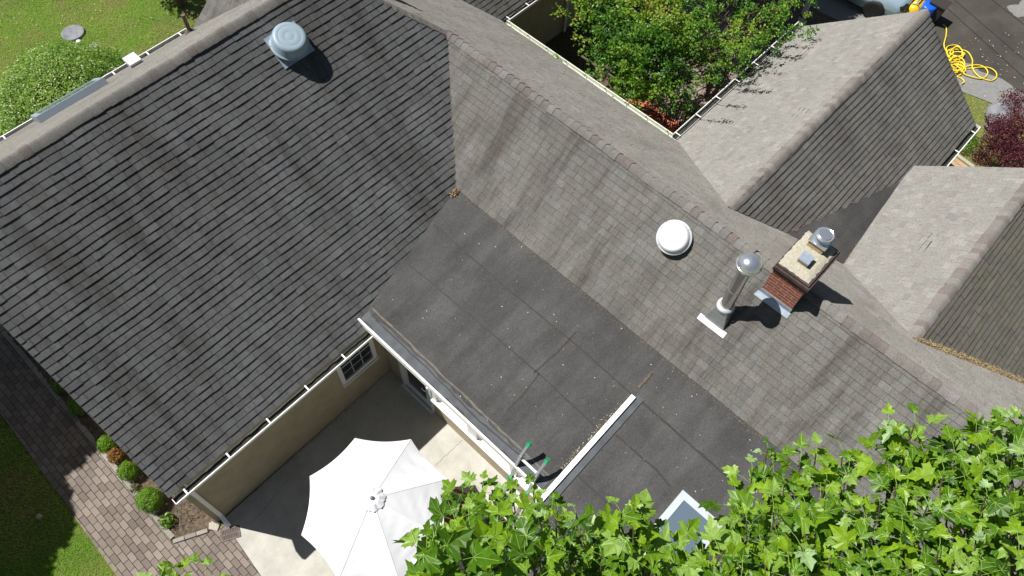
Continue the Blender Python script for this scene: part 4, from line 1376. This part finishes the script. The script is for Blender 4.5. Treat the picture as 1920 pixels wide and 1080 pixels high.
# iron gate panel
ga_, gb_ = hz(1252, 206, .3), hz(1292, 200, .3)
r0 = empty('iron_gate', 'dark wrought iron gate with thin bars in the courtyard corner', 'gate', loc=(ga_.x, ga_.y, GL))
dg = V(gb_.x - ga_.x, gb_.y - ga_.y, 0)
for k in range(10):
    p = dg * (k / 9)
    mb = MB(); mb.tube([p, p + V(0, 0, 1.0 + .14 * math.sin(math.pi * k / 9))], .011 if 0 < k < 9 else .02, 6); mb.build('bar', M['iron'], r0)
mb = MB()
mb.tube([dg * (k / 16) + V(0, 0, 1.0 + .14 * math.sin(math.pi * k / 16)) for k in range(17)], .014, 6); mb.tube([V(0, 0, .12), dg + V(0, 0, .12)], .012, 6)
mb.build('gate_frame', M['iron'], r0)


# multi-stem courtyard tree
def limb(mb, a, b, r0_, r1_, rg, wob=.12, n=6):
    pts = [Vector(a).lerp(Vector(b), k / n) + (rvec(rg) * wob * math.sin(math.pi * k / n)) for k in range(n + 1)]
    mb.tube(pts, [r0_ + (r1_ - r0_) * k / n for k in range(n + 1)], 7)
    return pts


rg = random.Random(60)
tc_ = hz(1335, 170, GL)
tr = empty('courtyard_tree', 'leafy green multi-stemmed tree in the sunken courtyard between the roofs', 'tree', loc=tc_)
tw = MB(); cr = MB()
tips = []
px_t = [(1110, 20), (1140, 60), (1180, 30), (1220, 70), (1175, 110), (1215, 140), (1255, 110), (1290, 60), (1250, 20), (1320, 20), (1300, 110), (1235, 165), (1360, 60), (1345, 110), (1400, 20), (1420, 60), (1450, 20), (1480, 55), (1395, 95), (1190, 75), (1150, 5), (1270, 145), (1330, 65), (1215, 5), (1130, 95), (1440, -20), (1380, -30), (1290, -30), (1200, -40), (1120, -40), (1500, -10), (1165, 140), (1080, -15), (1230, 105)]
for (px, py) in px_t:
    z_ = 2.0 + .75 * rg.random() - (.5 if py > 100 else 0) - (.3 if px < 1180 else 0)
    tips.append((hz(px, py, z_), 1.0 if px < 1330 else .42))
for k, off in enumerate(((-.25, .0), (.05, .12), (.28, -.05), (.15, .3), (-.1, -.15))):
    base = V(off[0], off[1], 0)
    mid = base * 2.2 + V(rg.uniform(-.2, .2), rg.uniform(-.1, .5), 1.35)
    limb(tw, base, mid, .055, .04, rg, .06)
    for j, (T, dens) in enumerate(tips):
        if j % 5 == k:
            pts = limb(tw, mid, T - tc_, .030, .007, rg, .10)
            for q_ in range(4):
                a = pts[rg.randint(2, 6)]; limb(tw, a, a + rvec(rg) * .45 + V(0, 0, .15), .008, .003, rg, .04, 4)
for T, dens in tips:
    c0 = T - tc_
    for k in range(int(34 * dens)):
        q_ = c0 + V(rg.gauss(0, .30), rg.gauss(0, .30), rg.gauss(-.08, .22))
        for j in range(26):
            p = q_ + rvec(rg) * rg.uniform(.02, .15)
            nn = (V(0, 0, 1) + rvec(rg) * .9).normalized()
            dd = Matrix.Rotation(rg.uniform(0, 6.28), 3, nn) @ nn.orthogonal().normalized()
            tn = .43 + .8 * mnoise.noise((p + tc_) * .9)
            if hz(1165, 85, 2).x - .5 < 0: tn = .5
            card(cr, p, nn, dd, rg.uniform(.055, .095), .027, min(.97, max(0, rg.gauss(tn, .2))))
# twigs reaching over the right wing roof
for (px, py) in ((1500, 8), (1480, 30), (1440, 55), (1400, 90), (1370, 120), (1460, 15), (1420, 100), (1340, 150), (1390, 60)):
    a = hz(px - 60, py + 10, 2.6); b = hz(px, py, 3.5)
    pts = limb(tw, a - tc_, b - tc_, .012, .003, rg, .05)
    for j in range(70):
        q_ = pts[rg.randint(3, 6)] + rvec(rg) * rg.uniform(0, .12)
        nn = (V(0, 0, 1) + rvec(rg)).normalized(); card(cr, q_, nn, nn.orthogonal().normalized(), .06, .02, rg.uniform(.3, .9))
tw.build('trunk', M['bark'], tr); cr.build('crown', M['leaf'], tr)
ball_shrub('reddish_shrub', hz(1140, 108, -.2), .35, .4, .45, 900, M['brownleaf'], .06, rg, 'shrub with reddish tips beside the courtyard handrail', 'shrub', dense=False)
ball_shrub('fern_clump', hz(1190, 165, -.4), .32, .42, .3, 900, M['leaf'], .09, rg, 'low green clump at the foot of the courtyard tree', 'plant', dense=False)
ball_shrub('corner_shrub', hz(1300, 225, -.45), .35, .45, .3, 900, M['leaf'], .06, rg, 'dark green shrub in the courtyard corner by the right gutter', 'shrub', dense=False)

# ------------------------------------------------------------------ drive side
def flat_poly(name, px, z, mat, h=.03):
    mb = MB(); mb.prism([V(p.x, p.y, z - h) for p in px], (0, 0, h)); return tag(mb.build(name, mat), kind='structure')


rg = random.Random(70)
e1 = [(12.95 + .18 * math.sin(t_ * .9) + rg.uniform(-.04, .04), -14 + t_ * .6) for t_ in range(0, 24)]
mb = MB()
pv = [V(x, y, GL - .006) for x, y in e1]
for i in range(len(pv) - 1):
    mb.face([pv[i], pv[i] + V(4, 0, 0), pv[i + 1] + V(4, 0, 0), pv[i + 1]])
tag(mb.build('drive_shoulder', M['asphalt_dry']), kind='structure')
mb = MB()
e2 = [(14.05 + .08 * math.sin(t_ * 1.7) + rg.uniform(-.05, .05) - (.22 if t_ > 30 else 0), -16 + t_ * .3) for t_ in range(0, 90)]
for i in range(len(e2) - 1):
    (xa, ya), (xb, yb) = e2[i], e2[i + 1]
    mb.face([V(xa, ya, GL - .002), V(40, ya, GL - .002), V(40, yb, GL - .002), V(xb, yb, GL - .002)])
tag(mb.build('driveway', M['asphalt']), kind='structure')
# dry pale patch on the damp drive
c_ = hz(1905, 20, GL)
mb = MB(); n_ = 40; pp = []
for k in range(n_):
    a = 2 * math.pi * k / n_; f = 1 + .25 * math.sin(a * 3 + 1) + .12 * math.sin(a * 7) + rg.uniform(-.06, .06)
    pp.append(V(c_.x + .3 + math.cos(a) * .55 * f, c_.y - .25 + math.sin(a) * .45 * f, GL + .002))
mb.faces([V(c_.x + .3, c_.y - .25, GL + .002)] + pp, [(0, k + 1, (k + 1) % n_ + 1) for k in range(n_)])
tag(mb.build('dry_patch', M['asphalt_dry']), kind='structure')
# long seams in the asphalt
mb = MB()
for a, b in (((1790, 0), (1920, 112)), ((1770, 10), (1925, 150)), ((1860, 0), (1925, 50))):
    A_, B2 = hz(*a, GL), hz(*b, GL); mb.bar(V(A_.x, A_.y, GL + .001), V(B2.x, B2.y, GL + .001), .03, .004)
tag(mb.build('asphalt_seam', M['seam']), kind='structure')

# yellow hose, a loose heap with two long loops
def spl(pts, n=10):
    out = []
    P_ = [pts[0]] + list(pts) + [pts[-1]]
    for i in range(1, len(P_) - 2):
        for k in range(n):
            t_ = k / n
            out.append(tuple(.5 * ((2 * P_[i][c]) + (-P_[i - 1][c] + P_[i + 1][c]) * t_ + (2 * P_[i - 1][c] - 5 * P_[i][c] + 4 * P_[i + 1][c] - P_[i + 2][c]) * t_ ** 2 + (-P_[i - 1][c] + 3 * P_[i][c] - 3 * P_[i + 1][c] + P_[i + 2][c]) * t_ ** 3) for c in (0, 1)))
    out.append(pts[-1]); return out


hp = [(1768, 46), (1774, 52), (1774, 66), (1770, 84), (1775, 96), (1785, 92), (1787, 100), (1778, 104), (1778, 94), (1800, 93), (1815, 98), (1823, 112), (1823, 125), (1828, 136), (1840, 146), (1858, 151), (1868, 145), (1867, 135), (1855, 127), (1838, 126), (1822, 128), (1806, 128), (1818, 123), (1836, 122), (1848, 128), (1852, 136), (1848, 144), (1838, 147), (1820, 143), (1806, 136)]
rg = random.Random(71)
for k in range(46):
    a = k * 1.37; cxp, cyp = 1792 + 7 * math.sin(k * .5), 114 + 16 * math.sin(k * .31)
    hp.append((cxp + (13 + 5 * math.sin(k * .9)) * math.cos(a), cyp + (10 + 5 * math.cos(k * .7)) * math.sin(a)))
hp += [(1790, 120), (1800, 128), (1803, 138), (1795, 143), (1803, 147), (1808, 153), (1803, 157)]
pts = []
for i, p in enumerate(spl(hp, 9)):
    z_ = GL + .02 + (.045 * (1 + math.sin(i * .21)) if 290 < i < 700 else .012 * (1 + math.sin(i * .13)))
    pts.append(hz(p[0], p[1], z_))
mb = MB(); mb.tube(pts, .017, 7)
tag(mb.build('garden_hose', M['yellow']), 'tangled bright yellow hose heaped beside the driveway', 'hose')

# purple-leaved maple, boulder, timber deck
rg = random.Random(80)
tc2 = hz(1900, 262, GL)
r0 = empty('red_maple', 'low purple-red Japanese maple beside the right wing', 'tree', loc=tc2)
cr = MB(); tw = MB()
for (px, py, z_, rr) in ((1905, 190, .9, .42), (1870, 232, .7, .34), (1900, 240, .9, .5), (1858, 275, .5, .36), (1890, 285, .7, .5), (1925, 225, 1.0, .5), (1925, 275, .9, .6), (1840, 297, .2, .26), (1925, 310, .8, .6), (1875, 255, .8, .4)):
    T = hz(px, py, z_) - tc2
    limb(tw, V(rg.uniform(-.05, .05), rg.uniform(-.05, .05), 0), T, .035, .008, rg, .12)
    for k in range(int(2600 * rr)):
        d = rvec(rg); p = T + V(d.x * rr, d.y * rr, d.z * rr * .45) * rg.random() ** .45
        nn = (V(0, 0, 1) + rvec(rg) * .8).normalized(); dd = Matrix.Rotation(rg.uniform(0, 6.28), 3, nn) @ nn.orthogonal().normalized()
        card(cr, p, nn, dd, rg.uniform(.035, .07), .013, min(1, max(0, rg.gauss(.45, .28))))
tw.build('trunk', M['bark'], r0); cr.build('crown', M['redleaf'], r0)


def rock(px, py, s_, label):
    c_ = hz(px, py, GL + s_ * .3)
    mb = MB(); n1, n2 = 18, 10; vs = []
    for j in range(n2 + 1):
        th = math.pi * j / n2
        for i in range(n1):
            ph = 2 * math.pi * i / n1
            d = V(math.sin(th) * math.cos(ph), math.sin(th) * math.sin(ph), math.cos(th))
            f = 1 + .45 * mnoise.noise(d * 1.3 + V(px, 0, 0)); vs.append(V(d.x * s_ * 1.3, d.y * s_, d.z * s_ * .62) * f)
    mb.faces(vs, [(j * n1 + i, (j + 1) * n1 + i, (j + 1) * n1 + (i + 1) % n1, j * n1 + (i + 1) % n1) for j in range(n2) for i in range(n1)], 0, True)
    o = mb.build('boulder', M['boulder']); o.location = c_
    return tag(o, label, 'boulder', 'boulders by the red maple')


rock(1873, 214, .36, 'larger grey boulder behind the red maple')
rock(1862, 237, .2, 'smaller grey boulder in front of the larger one by the red maple')
dk = empty('timber_deck', 'weathered brown boards with a pale edge beam beyond the right gutter', 'deck', loc=(9.9, -8.45, GL))
mb = MB()
d0, d1 = hz(1786, 287, GL + .3), hz(1815, 308, GL + .3)
dd = V(d1.x - d0.x, d1.y - d0.y, 0).normalized(); ds_ = V(dd.y, -dd.x, 0)
if (hz(1770, 305, GL + .3) - d0).dot(ds_) < 0: ds_ = -ds_
for k in range(8): mb.bar(d0 - Vector(dk.location) - dd * .4 + ds_ * (.14 + k * .14), d0 - Vector(dk.location) + dd * 1.9 + ds_ * (.14 + k * .14), .125, .03, t=rg.random())
mb.build('deck_board', M['wood_tan'], dk)
mb = MB(); mb.bar(d0 - Vector(dk.location) - dd * .3, d0 - Vector(dk.location) + dd * 2, .10, .10); mb.build('edge_beam', M['crown'], dk)
ball_shrub('weedy_patch', hz(1800, 262, GL + .05), .5, .55, .14, 2200, M['shrub'], .05, rg, 'low yellow-green ground plants between the right gutter and the red maple', 'plant', dense=False)

# ------------------------------------------------------------------ parked car and kit at the top edge
M['carpaint'] = plain('pale_blue_metallic_paint', (.45, .60, .72), .25, .35, var=.03)
M['blue'] = plain('blue_plastic', (.01, .10, .62), .3)
M['yellow_paint'] = plain('yellow_paint', (.75, .48, .02), .35)
fc = hz(1722, -16, .2)
car = empty('parked_car', 'pale silver-blue car whose nose shows behind the tip of the right roof', 'car', loc=(fc.x, fc.y, GL))
back = (hz(1560, -60, 0) - hz(1722, 22, 0)); back.z = 0; back.normalize(); sd = V(-back.y, back.x, 0)
if sd.y < 0: sd = -sd
car['label'] = 'pale silver-blue car whose nose shows behind the tip of the right roof'
T_ = lambda a, b, z_: back * a + sd * b + V(0, 0, z_)
secs = [(0, .58, .42, .62), (.18, .76, .30, .74), (.75, .84, .26, .88), (1.35, .86, .24, .96), (2.1, .86, .24, 1.0), (3.6, .85, .24, 1.0), (4.2, .80, .28, .92), (4.4, .68, .4, .8)]
mb = MB(); vs = []
for a, hw, zl, zt in secs:
    vs += [T_(a, -hw, zl), T_(a, -hw * 1.02, (zl + zt) / 2), T_(a, -hw * .86, zt), T_(a, 0, zt + .05), T_(a, hw * .86, zt), T_(a, hw * 1.02, (zl + zt) / 2), T_(a, hw, zl), T_(a, 0, zl - .02)]
mb.faces(vs, [(i * 8 + k, i * 8 + (k + 1) % 8, (i + 1) * 8 + (k + 1) % 8, (i + 1) * 8 + k) for i in range(len(secs) - 1) for k in range(8)] + [tuple(range(8))[::-1], tuple(range(len(vs) - 8, len(vs)))], 0, True)
mb.build('body', M['carpaint'], car)
mb = MB(); vs = []
for a, hw, zt in ((1.25, .72, .98), (1.95, .62, 1.42), (3.2, .6, 1.44), (3.9, .68, .99)):
    vs += [T_(a, -hw, zt), T_(a, hw, zt), T_(a, hw * 1.12, .94), T_(a, -hw * 1.12, .94)]
mb.faces(vs, [(i * 4 + k, i * 4 + (k + 1) % 4, (i + 1) * 4 + (k + 1) % 4, (i + 1) * 4 + k) for i in range(3) for k in range(4)], 0)
mb.build('cabin', M['glass'], car)
for s_ in (-1, 1):
    mb = MB(); mb.obox(T_(.10, s_ * .52, .62), back * .10, sd * .14, V(0, 0, .06)); mb.build('headlight', M['glass'], car)
    for a in (.75, 3.5):
        mb = MB(); mb.lathe(T_(a, s_ * .78, .32), [(.001, -.1), (.2, -.1), (.32, -.08), (.33, 0), (.32, .08), (.2, .1), (.001, .1)], 24, sd); mb.build('wheel', M['black'], car)
mb = MB(); mb.obox(T_(.02, 0, .52), back * .03, sd * .4, V(0, 0, .09)); mb.build('grille', M['black'], car)
# yellow machine, blue drum, black bin
c_ = hz(1722, 4, GL + .6)
ym = empty('yellow_compressor', 'yellow tank machine with grey frame tubes at the tip of the right roof', 'compressor', loc=(c_.x, c_.y, GL))
mb = MB(); mb.lathe((0, 0, .42), [(.001, -.36), (.16, -.33), (.2, -.26), (.2, .26), (.16, .33), (.001, .36)], 24, sd); mb.build('tank', M['yellow_paint'], ym)
mb = MB()
for s_ in (-1, 1): mb.tube([sd * s_ * .2 + back * .2, sd * s_ * .2 + back * .2 + V(0, 0, .5), sd * s_ * .2 + V(0, 0, .72), sd * s_ * .2 - back * .22 + V(0, 0, .5), sd * s_ * .2 - back * .22], .022, 8)
mb.tube([sd * -.2 + V(0, 0, .72), sd * .2 + V(0, 0, .72)], .022, 8); mb.build('frame', M['alu'], ym)
c_ = hz(1743, 10, GL + .55)
mb = MB(); mb.lathe((0, 0, 0), [(.2, 0), (.22, .02), (.22, .25), (.23, .27), (.22, .29), (.22, .55), (.2, .58), (.001, .57)], 28); o = mb.build('blue_drum', M['blue']); o.location = (c_.x, c_.y, GL)
tag(o, 'bright blue plastic drum between the yellow machine and the black bin', 'drum')
c_ = hz(1760, 12, GL + .5)
bn = empty('black_bin', 'black wheeled bin at the corner of the wet drive', 'bin', loc=(c_.x, c_.y, GL))
mb = MB(); vs = [V(x * s_, y * s_, z_) for z_, s_ in ((.06, .8), (.62, 1)) for x, y in ((-.2, -.22), (.2, -.22), (.2, .22), (-.2, .22))]
mb.faces(vs, [(3, 2, 1, 0), (4, 5, 6, 7)] + [(k, (k + 1) % 4, 4 + (k + 1) % 4, 4 + k) for k in range(4)]); mb.build('body', M['iron'], bn)
mb = MB(); mb.obox((0, 0, .64), (.22, 0, 0), (0, .24, 0), (0, 0, .018)); mb.tube([V(-.18, .25, .6), V(.18, .25, .6)], .014, 8); mb.build('lid', M['iron'], bn)
for s_ in (-1, 1):
    mb = MB(); mb.lathe((s_ * .19, .2, .09), [(.001, -.025), (.09, -.025), (.09, .025), (.001, .025)], 18, (1, 0, 0)); mb.build('wheel', M['black'], bn)

# tree stub near the rear extension and its shade
tt = hz(338, 8, .0)
r0 = empty('small_tree', 'dark slanting tree trunk on the lawn behind the left ridge', 'tree', loc=tt)
mb = MB(); rg = random.Random(90)
far = hz(322, -60, 2.2) - tt
limb(mb, V(0, 0, -.05), V(-.05, .1, 1.6), .13, .10, rg, .05); limb(mb, V(-.05, .1, 1.6), V(-.2, .9, 3.2), .10, .05, rg, .1)
mb.build('trunk', M['bark'], r0)
cr = MB()
for k in range(2600):
    d = rvec(rg); p = V(-.2, 1.5, 3.3) + V(d.x * 1.2, d.y * 1.0, d.z * .9) * rg.random() ** .4
    nn = (V(0, 0, 1) + rvec(rg) * .8).normalized(); card(cr, p, nn, nn.orthogonal().normalized(), .11, .035, rg.uniform(.2, .7))
cr.build('crown', M['leaf'], r0)

# ------------------------------------------------------------------ maples
LOBE = [(0, 0), (.12, -.06), (.32, -.13), (.30, -.01), (.46, .05), (.62, .08), (.55, .20), (.60, .36), (.46, .36), (.27, .36), (.33, .50), (.38, .66), (.24, .66), (.16, .78), (0, 1.0)]


def maple_leaf(mb, base, n, d, size, tone, curl, rg):
    """five-lobed toothed blade, folded along the midrib and drooping at the tip"""
    s_ = d.cross(n).normalized()
    kx, ky, sk, ph, hx = rg.uniform(.72, 1.08), rg.uniform(.88, 1.1), rg.uniform(-.16, .16), rg.uniform(0, 6.28), rg.uniform(.1, .75)
    def P_(x, y):
        x, y = x * kx * (1 + .10 * math.sin(7 * y + ph)) + sk * y, y * ky * (1 + .09 * math.sin(8 * x + ph))
        z_ = abs(x - sk * y) * hx - (y * y) * .28 * curl - x * x * .55 * curl + .05 * math.sin(9 * x + 6 * y + ph)
        return base + (s_ * x + d * y + n * z_) * size
    if size > .07:
        lift = n * .0022
        for tx, ty in ((0, .88), (.30, .55), (-.30, .55), (.46, .14), (-.46, .14)):
            a_, m_, b_ = P_(0, .01) + lift, P_(tx * .5, ty * .5) + lift, P_(tx, ty) + lift
            for u_, v_, w_ in ((a_, m_, .0016), (m_, b_, .0010)):
                e_ = (v_ - u_).cross(n).normalized() * w_
                tw_pet.face([u_ - e_, u_ + e_, v_ + e_, v_ - e_])
    for sg in (-1, 1):
        o_ = [P_(sg * x, y) for x, y in LOBE]
        cpts = [P_(sg * .0, .0), P_(sg * .02, .35), P_(0, .7)]
        ring = o_
        # fan in three groups round the midrib
        def tri(a, b, c_):
            mb.face([a, b, c_] if sg > 0 else [a, c_, b], tone, False)
        hub1, hub2 = P_(0, .12), P_(0, .42)
        for i in range(1, 9): tri(hub1, ring[i], ring[i + 1])
        tri(hub1, ring[0], ring[1])
        tri(hub1, ring[9], hub2)
        for i in range(9, len(ring) - 1): tri(hub2, ring[i], ring[i + 1])


def shoot(lf, tw, a, b, rg, size, nleaf, tone0, upv=.9):
    """twig from a to b with opposite leaf pairs and a rosette at the tip"""
    pts = limb(tw, a, b, .010, .004, rg, .03, 5)
    ax = (Vector(b) - Vector(a)).normalized()
    L_ = (Vector(b) - Vector(a)).length
    for k in range(nleaf):
        f = 1 - (k // 2) / max(1, nleaf / 2) * .8
        p = pts[0].lerp(pts[-1], f)
        i_ = f * 5; i0 = min(4, int(i_)); p = pts[i0].lerp(pts[i0 + 1], i_ - i0)
        ang = (k % 2) * math.pi + (k // 2) * 1.35 + rg.uniform(-.4, .4)
        sdv = Matrix.Rotation(ang, 3, ax) @ ax.orthogonal().normalized()
        out = (sdv * rg.uniform(.7, 1.0) + ax * rg.uniform(.1, .8) + V(0, 0, .15)).normalized()
        sz = size * rg.uniform(.55, 1.3) * (.75 if k < 2 else 1)
        pe = p + out * sz * rg.uniform(.5, .9)
        tw_pet.tube([p, (p + pe) / 2 + V(0, 0, .01), pe], .0019, 4, cap=False)
        sz *= .8
        nn = (V(0, 0, 1) * upv + SUN * .3 + rvec(rg) * rg.uniform(.4, 1.5)).normalized()
        d = (out + V(0, 0, -.25) * rg.random()); d = (d - nn * d.dot(nn)).normalized()
        tn = min(.9, max(0, rg.gauss(tone0, .27)))
        if rg.random() < .035: tn = rg.uniform(.92, 1)
        maple_leaf(lf, pe, nn, d, sz, tn, rg.uniform(.2, 2.0), rg)


rg = random.Random(100)
base = V(-7.2, -12.6, 0)
mp = empty('maple_tree', 'big bright green maple reaching over the roof along the bottom of the view', 'tree', loc=base)
lf = MB(); tw = MB(); tw_pet = MB()
at = lambda px, py, dep: CAM + ray(px, py) * dep - base
# silhouettes: shoot tips (pixel, pixel, depth, leaf size)
tips = [(800, 1025, 4.0, .15), (1080, 962, 5.3, .10), (850, 965, 4.6, .13), (868, 925, 5.4, .12), (905, 893, 5.8, .12), (935, 925, 5.6, .12), (960, 905, 5.8, .11), (1000, 905, 5.9, .11), (1035, 935, 5.6, .11), (1020, 975, 5.3, .11), (1070, 985, 5.4, .11), (960, 960, 5.0, .13),
        (880, 985, 4.3, .16), (930, 1010, 4.1, .16), (990, 1040, 4.0, .16), (850, 1040, 4.0, .16), (1050, 1040, 4.8, .11), (1110, 1000, 5.2, .10), (1100, 1060, 4.8, .10), (1150, 1040, 4.7, .11),
        (1165, 962, 4.4, .13), (1190, 975, 4.3, .13), (1135, 990, 4.9, .11), (1225, 1022, 4.5, .10), (1255, 1010, 4.5, .10), (1225, 1055, 4.3, .13), (1318, 1030, 4.5, .10), (1380, 935, 4.6, .13), (1410, 885, 4.9, .11), (1440, 840, 5.1, .10), (1450, 885, 4.9, .11),
        (1470, 905, 4.8, .11), (1500, 865, 4.9, .12), (1530, 850, 5.0, .11), (1580, 845, 5.0, .11), (1590, 885, 4.8, .12), (1550, 900, 4.7, .12), (1400, 975, 4.4, .13), (1450, 960, 4.4, .13), (1510, 950, 4.4, .13), (1620, 960, 4.4, .13), (1570, 960, 4.5, .12),
        (1665, 795, 4.6, .12), (1715, 795, 4.6, .12), (1670, 850, 4.6, .12), (1730, 850, 4.6, .11), (1680, 915, 4.5, .11), (1700, 935, 4.5, .11), (1650, 945, 4.4, .12), (1740, 945, 4.4, .12),
        (1800, 825, 4.7, .12), (1830, 810, 4.7, .12), (1790, 850, 4.6, .11), (1840, 860, 4.5, .11), (1870, 790, 4.8, .12), (1895, 785, 4.8, .12), (1900, 830, 4.6, .12), (1870, 870, 4.5, .12), (1920, 880, 4.4, .12), (1810, 900, 4.5, .12), (1770, 890, 4.5, .12), (1850, 930, 4.4, .12), (1780, 960, 4.3, .12), (1900, 960, 4.3, .12),
        (1350, 1040, 4.2, .13), (1290, 1050, 4.3, .12), (1430, 1030, 4.2, .13), (1500, 1020, 4.2, .13), (1560, 1040, 4.2, .12), (1620, 1030, 4.2, .12), (1690, 1000, 4.2, .12), (1700, 1060, 4.1, .12), (1760, 1030, 4.1, .12), (1830, 1010, 4.2, .12), (1840, 1070, 4.1, .12), (1910, 1040, 4.1, .12), (1480, 1075, 4.1, .13), (1390, 1080, 4.1, .13), (1640, 1085, 4.1, .13)]
fork = V(.3, .8, 5.5)
limb(tw, V(0, 0, -.1), V(.1, .2, 3.0), .26, .20, rg, .08); limb(tw, V(.1, .2, 3.0), fork, .20, .15, rg, .1)
hubs = [V(*(at(900, 1330, 4.6))), V(*(at(1230, 1340, 4.9))), V(*(at(1560, 1340, 4.8))), V(*(at(1880, 1330, 4.8)))]
for h_ in hubs: limb(tw, fork, h_, .10, .035, rg, .2, 8)
for (px, py, dep, sz) in tips:
    if 890 < px < 1045 and py < 940: py += 14
    hub = min(hubs, key=lambda h_: (h_ - at(px, py, dep)).length)
    T = at(px, py, dep)
    # shoots rise to the tip from below the picture
    S = at(px + (px - 1350) * -.03 + rg.uniform(-25, 25), py + rg.uniform(95, 150), dep + rg.uniform(.15, .45))
    limb(tw, hub, S, .016, .010, rg, .08, 6)
    shoot(lf, tw, S, T, rg, sz * 1.18, rg.randint(10, 14), .6)
# deeper foliage closing the low gaps, leaf tone darkened for shade
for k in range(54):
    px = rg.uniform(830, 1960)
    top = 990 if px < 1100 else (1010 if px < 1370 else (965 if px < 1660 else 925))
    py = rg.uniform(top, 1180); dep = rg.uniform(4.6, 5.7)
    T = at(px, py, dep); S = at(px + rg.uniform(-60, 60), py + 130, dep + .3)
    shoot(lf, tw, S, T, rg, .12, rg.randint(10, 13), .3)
for k in range(60):
    px = rg.uniform(600, 2100); py = rg.uniform(1120, 1330); dep = rg.uniform(4.2, 5.2)
    T = at(px, py, dep); shoot(lf, tw, at(px, py + 120, dep + .3), T, rg, .13, 10, .5)
# lone sprig at the lower left
for (px, py) in ((325, 1078), (355, 1072), (340, 1090), (385, 1082), (300, 1085)):
    T = at(px, py, 5.0); S = at(px + 10, py + 110, 5.2); shoot(lf, tw, S, T, rg, .12, 7, .6)
limb(tw, hubs[0], at(350, 1220, 5.1), .03, .012, rg, .1, 8)
tw.build('trunk', M['bark'], mp)
tw_pet.build('petioles', M['petiole'], mp)
lf.build('crown', M['maple'], mp)

# shade tree beyond the left edge of the photograph
rg = random.Random(110)
bs = V(-14.5, 5.5, 0)
sh = empty('shade_tree', 'broad green tree off to the left whose shade falls on the walk and lawn', 'tree', loc=bs)
tw = MB(); limb(tw, V(0, 0, -.1), V(.2, 0, 3.5), .25, .18, rg, .1); cr = MB()
bl = []
for gx, gy, rr in ((-11.3, .1, .65), (-12.3, -.3, .9), (-9.15, 1.05, .6), (-9.35, 1.9, .9), (-9.2, 3.6, 1.3), (-9.8, 4.6, 1.7), (-10.3, 2.8, 1.4), (-10.2, 1.5, .85), (-11.4, 1.0, 1.15), (-12.2, 3, 1.7), (-12.6, 5.5, 2), (-10.0, 7, 1.8), (-11.6, 7, 2), (-10.05, .95, .35), (-11.0, .2, .55), (-12.5, .6, 1.0)):
    h_ = 6.5 + rg.uniform(-.6, .6)
    c_ = V(gx, gy, 0) + SUN / SUN.z * h_ - bs
    limb(tw, V(.2, 0, 3.5), c_, .08, .02, rg, .2)
    for k in range(int(2600 * rr * rr)):
        d = rvec(rg); p = c_ + d * rr * rg.random() ** .45
        nn = (V(0, 0, 1) + rvec(rg) * .6).normalized(); dd = Matrix.Rotation(rg.uniform(0, 6.28), 3, nn) @ nn.orthogonal().normalized()
        card(cr, p, nn, dd, .22, .085, rg.uniform(.2, .8))
tw.build('trunk', M['bark'], sh); cr.build('crown', M['leaf'], sh)
bs = V(9.6, 4.6, GL)  # unseen tree, added to darken the ground behind the right roof
sh = empty('shade_tree', 'added unseen tree above the top edge, shading behind the right roof', 'tree', loc=bs)
tw = MB(); limb(tw, V(0, 0, -.1), V(.2, 0, 3.5), .22, .16, rg, .1); cr = MB()
for gx, gy, rr in ((9.7, -1.9, .9), (11.2, -2.6, .9), (12.3, -3.4, .8), (10.6, -.6, 1.3), (12.3, -1.0, 1.3), (9.0, .2, 1.2), (13.4, -2.6, .8), (8.4, 1.2, .9)):
    c_ = V(gx, gy, GL) + SUN / SUN.z * 6.5 - bs
    limb(tw, V(.2, 0, 3.5), c_, .07, .02, rg, .2)
    for k in range(int(1900 * rr * rr)):
        d = rvec(rg); p = c_ + d * rr * rg.random() ** .45
        nn = (V(0, 0, 1) + rvec(rg) * .6).normalized(); dd = Matrix.Rotation(rg.uniform(0, 6.28), 3, nn) @ nn.orthogonal().normalized()
        card(cr, p, nn, dd, .22, .08, rg.uniform(.2, .8))
tw.build('trunk', M['bark'], sh); cr.build('crown', M['leaf'], sh)
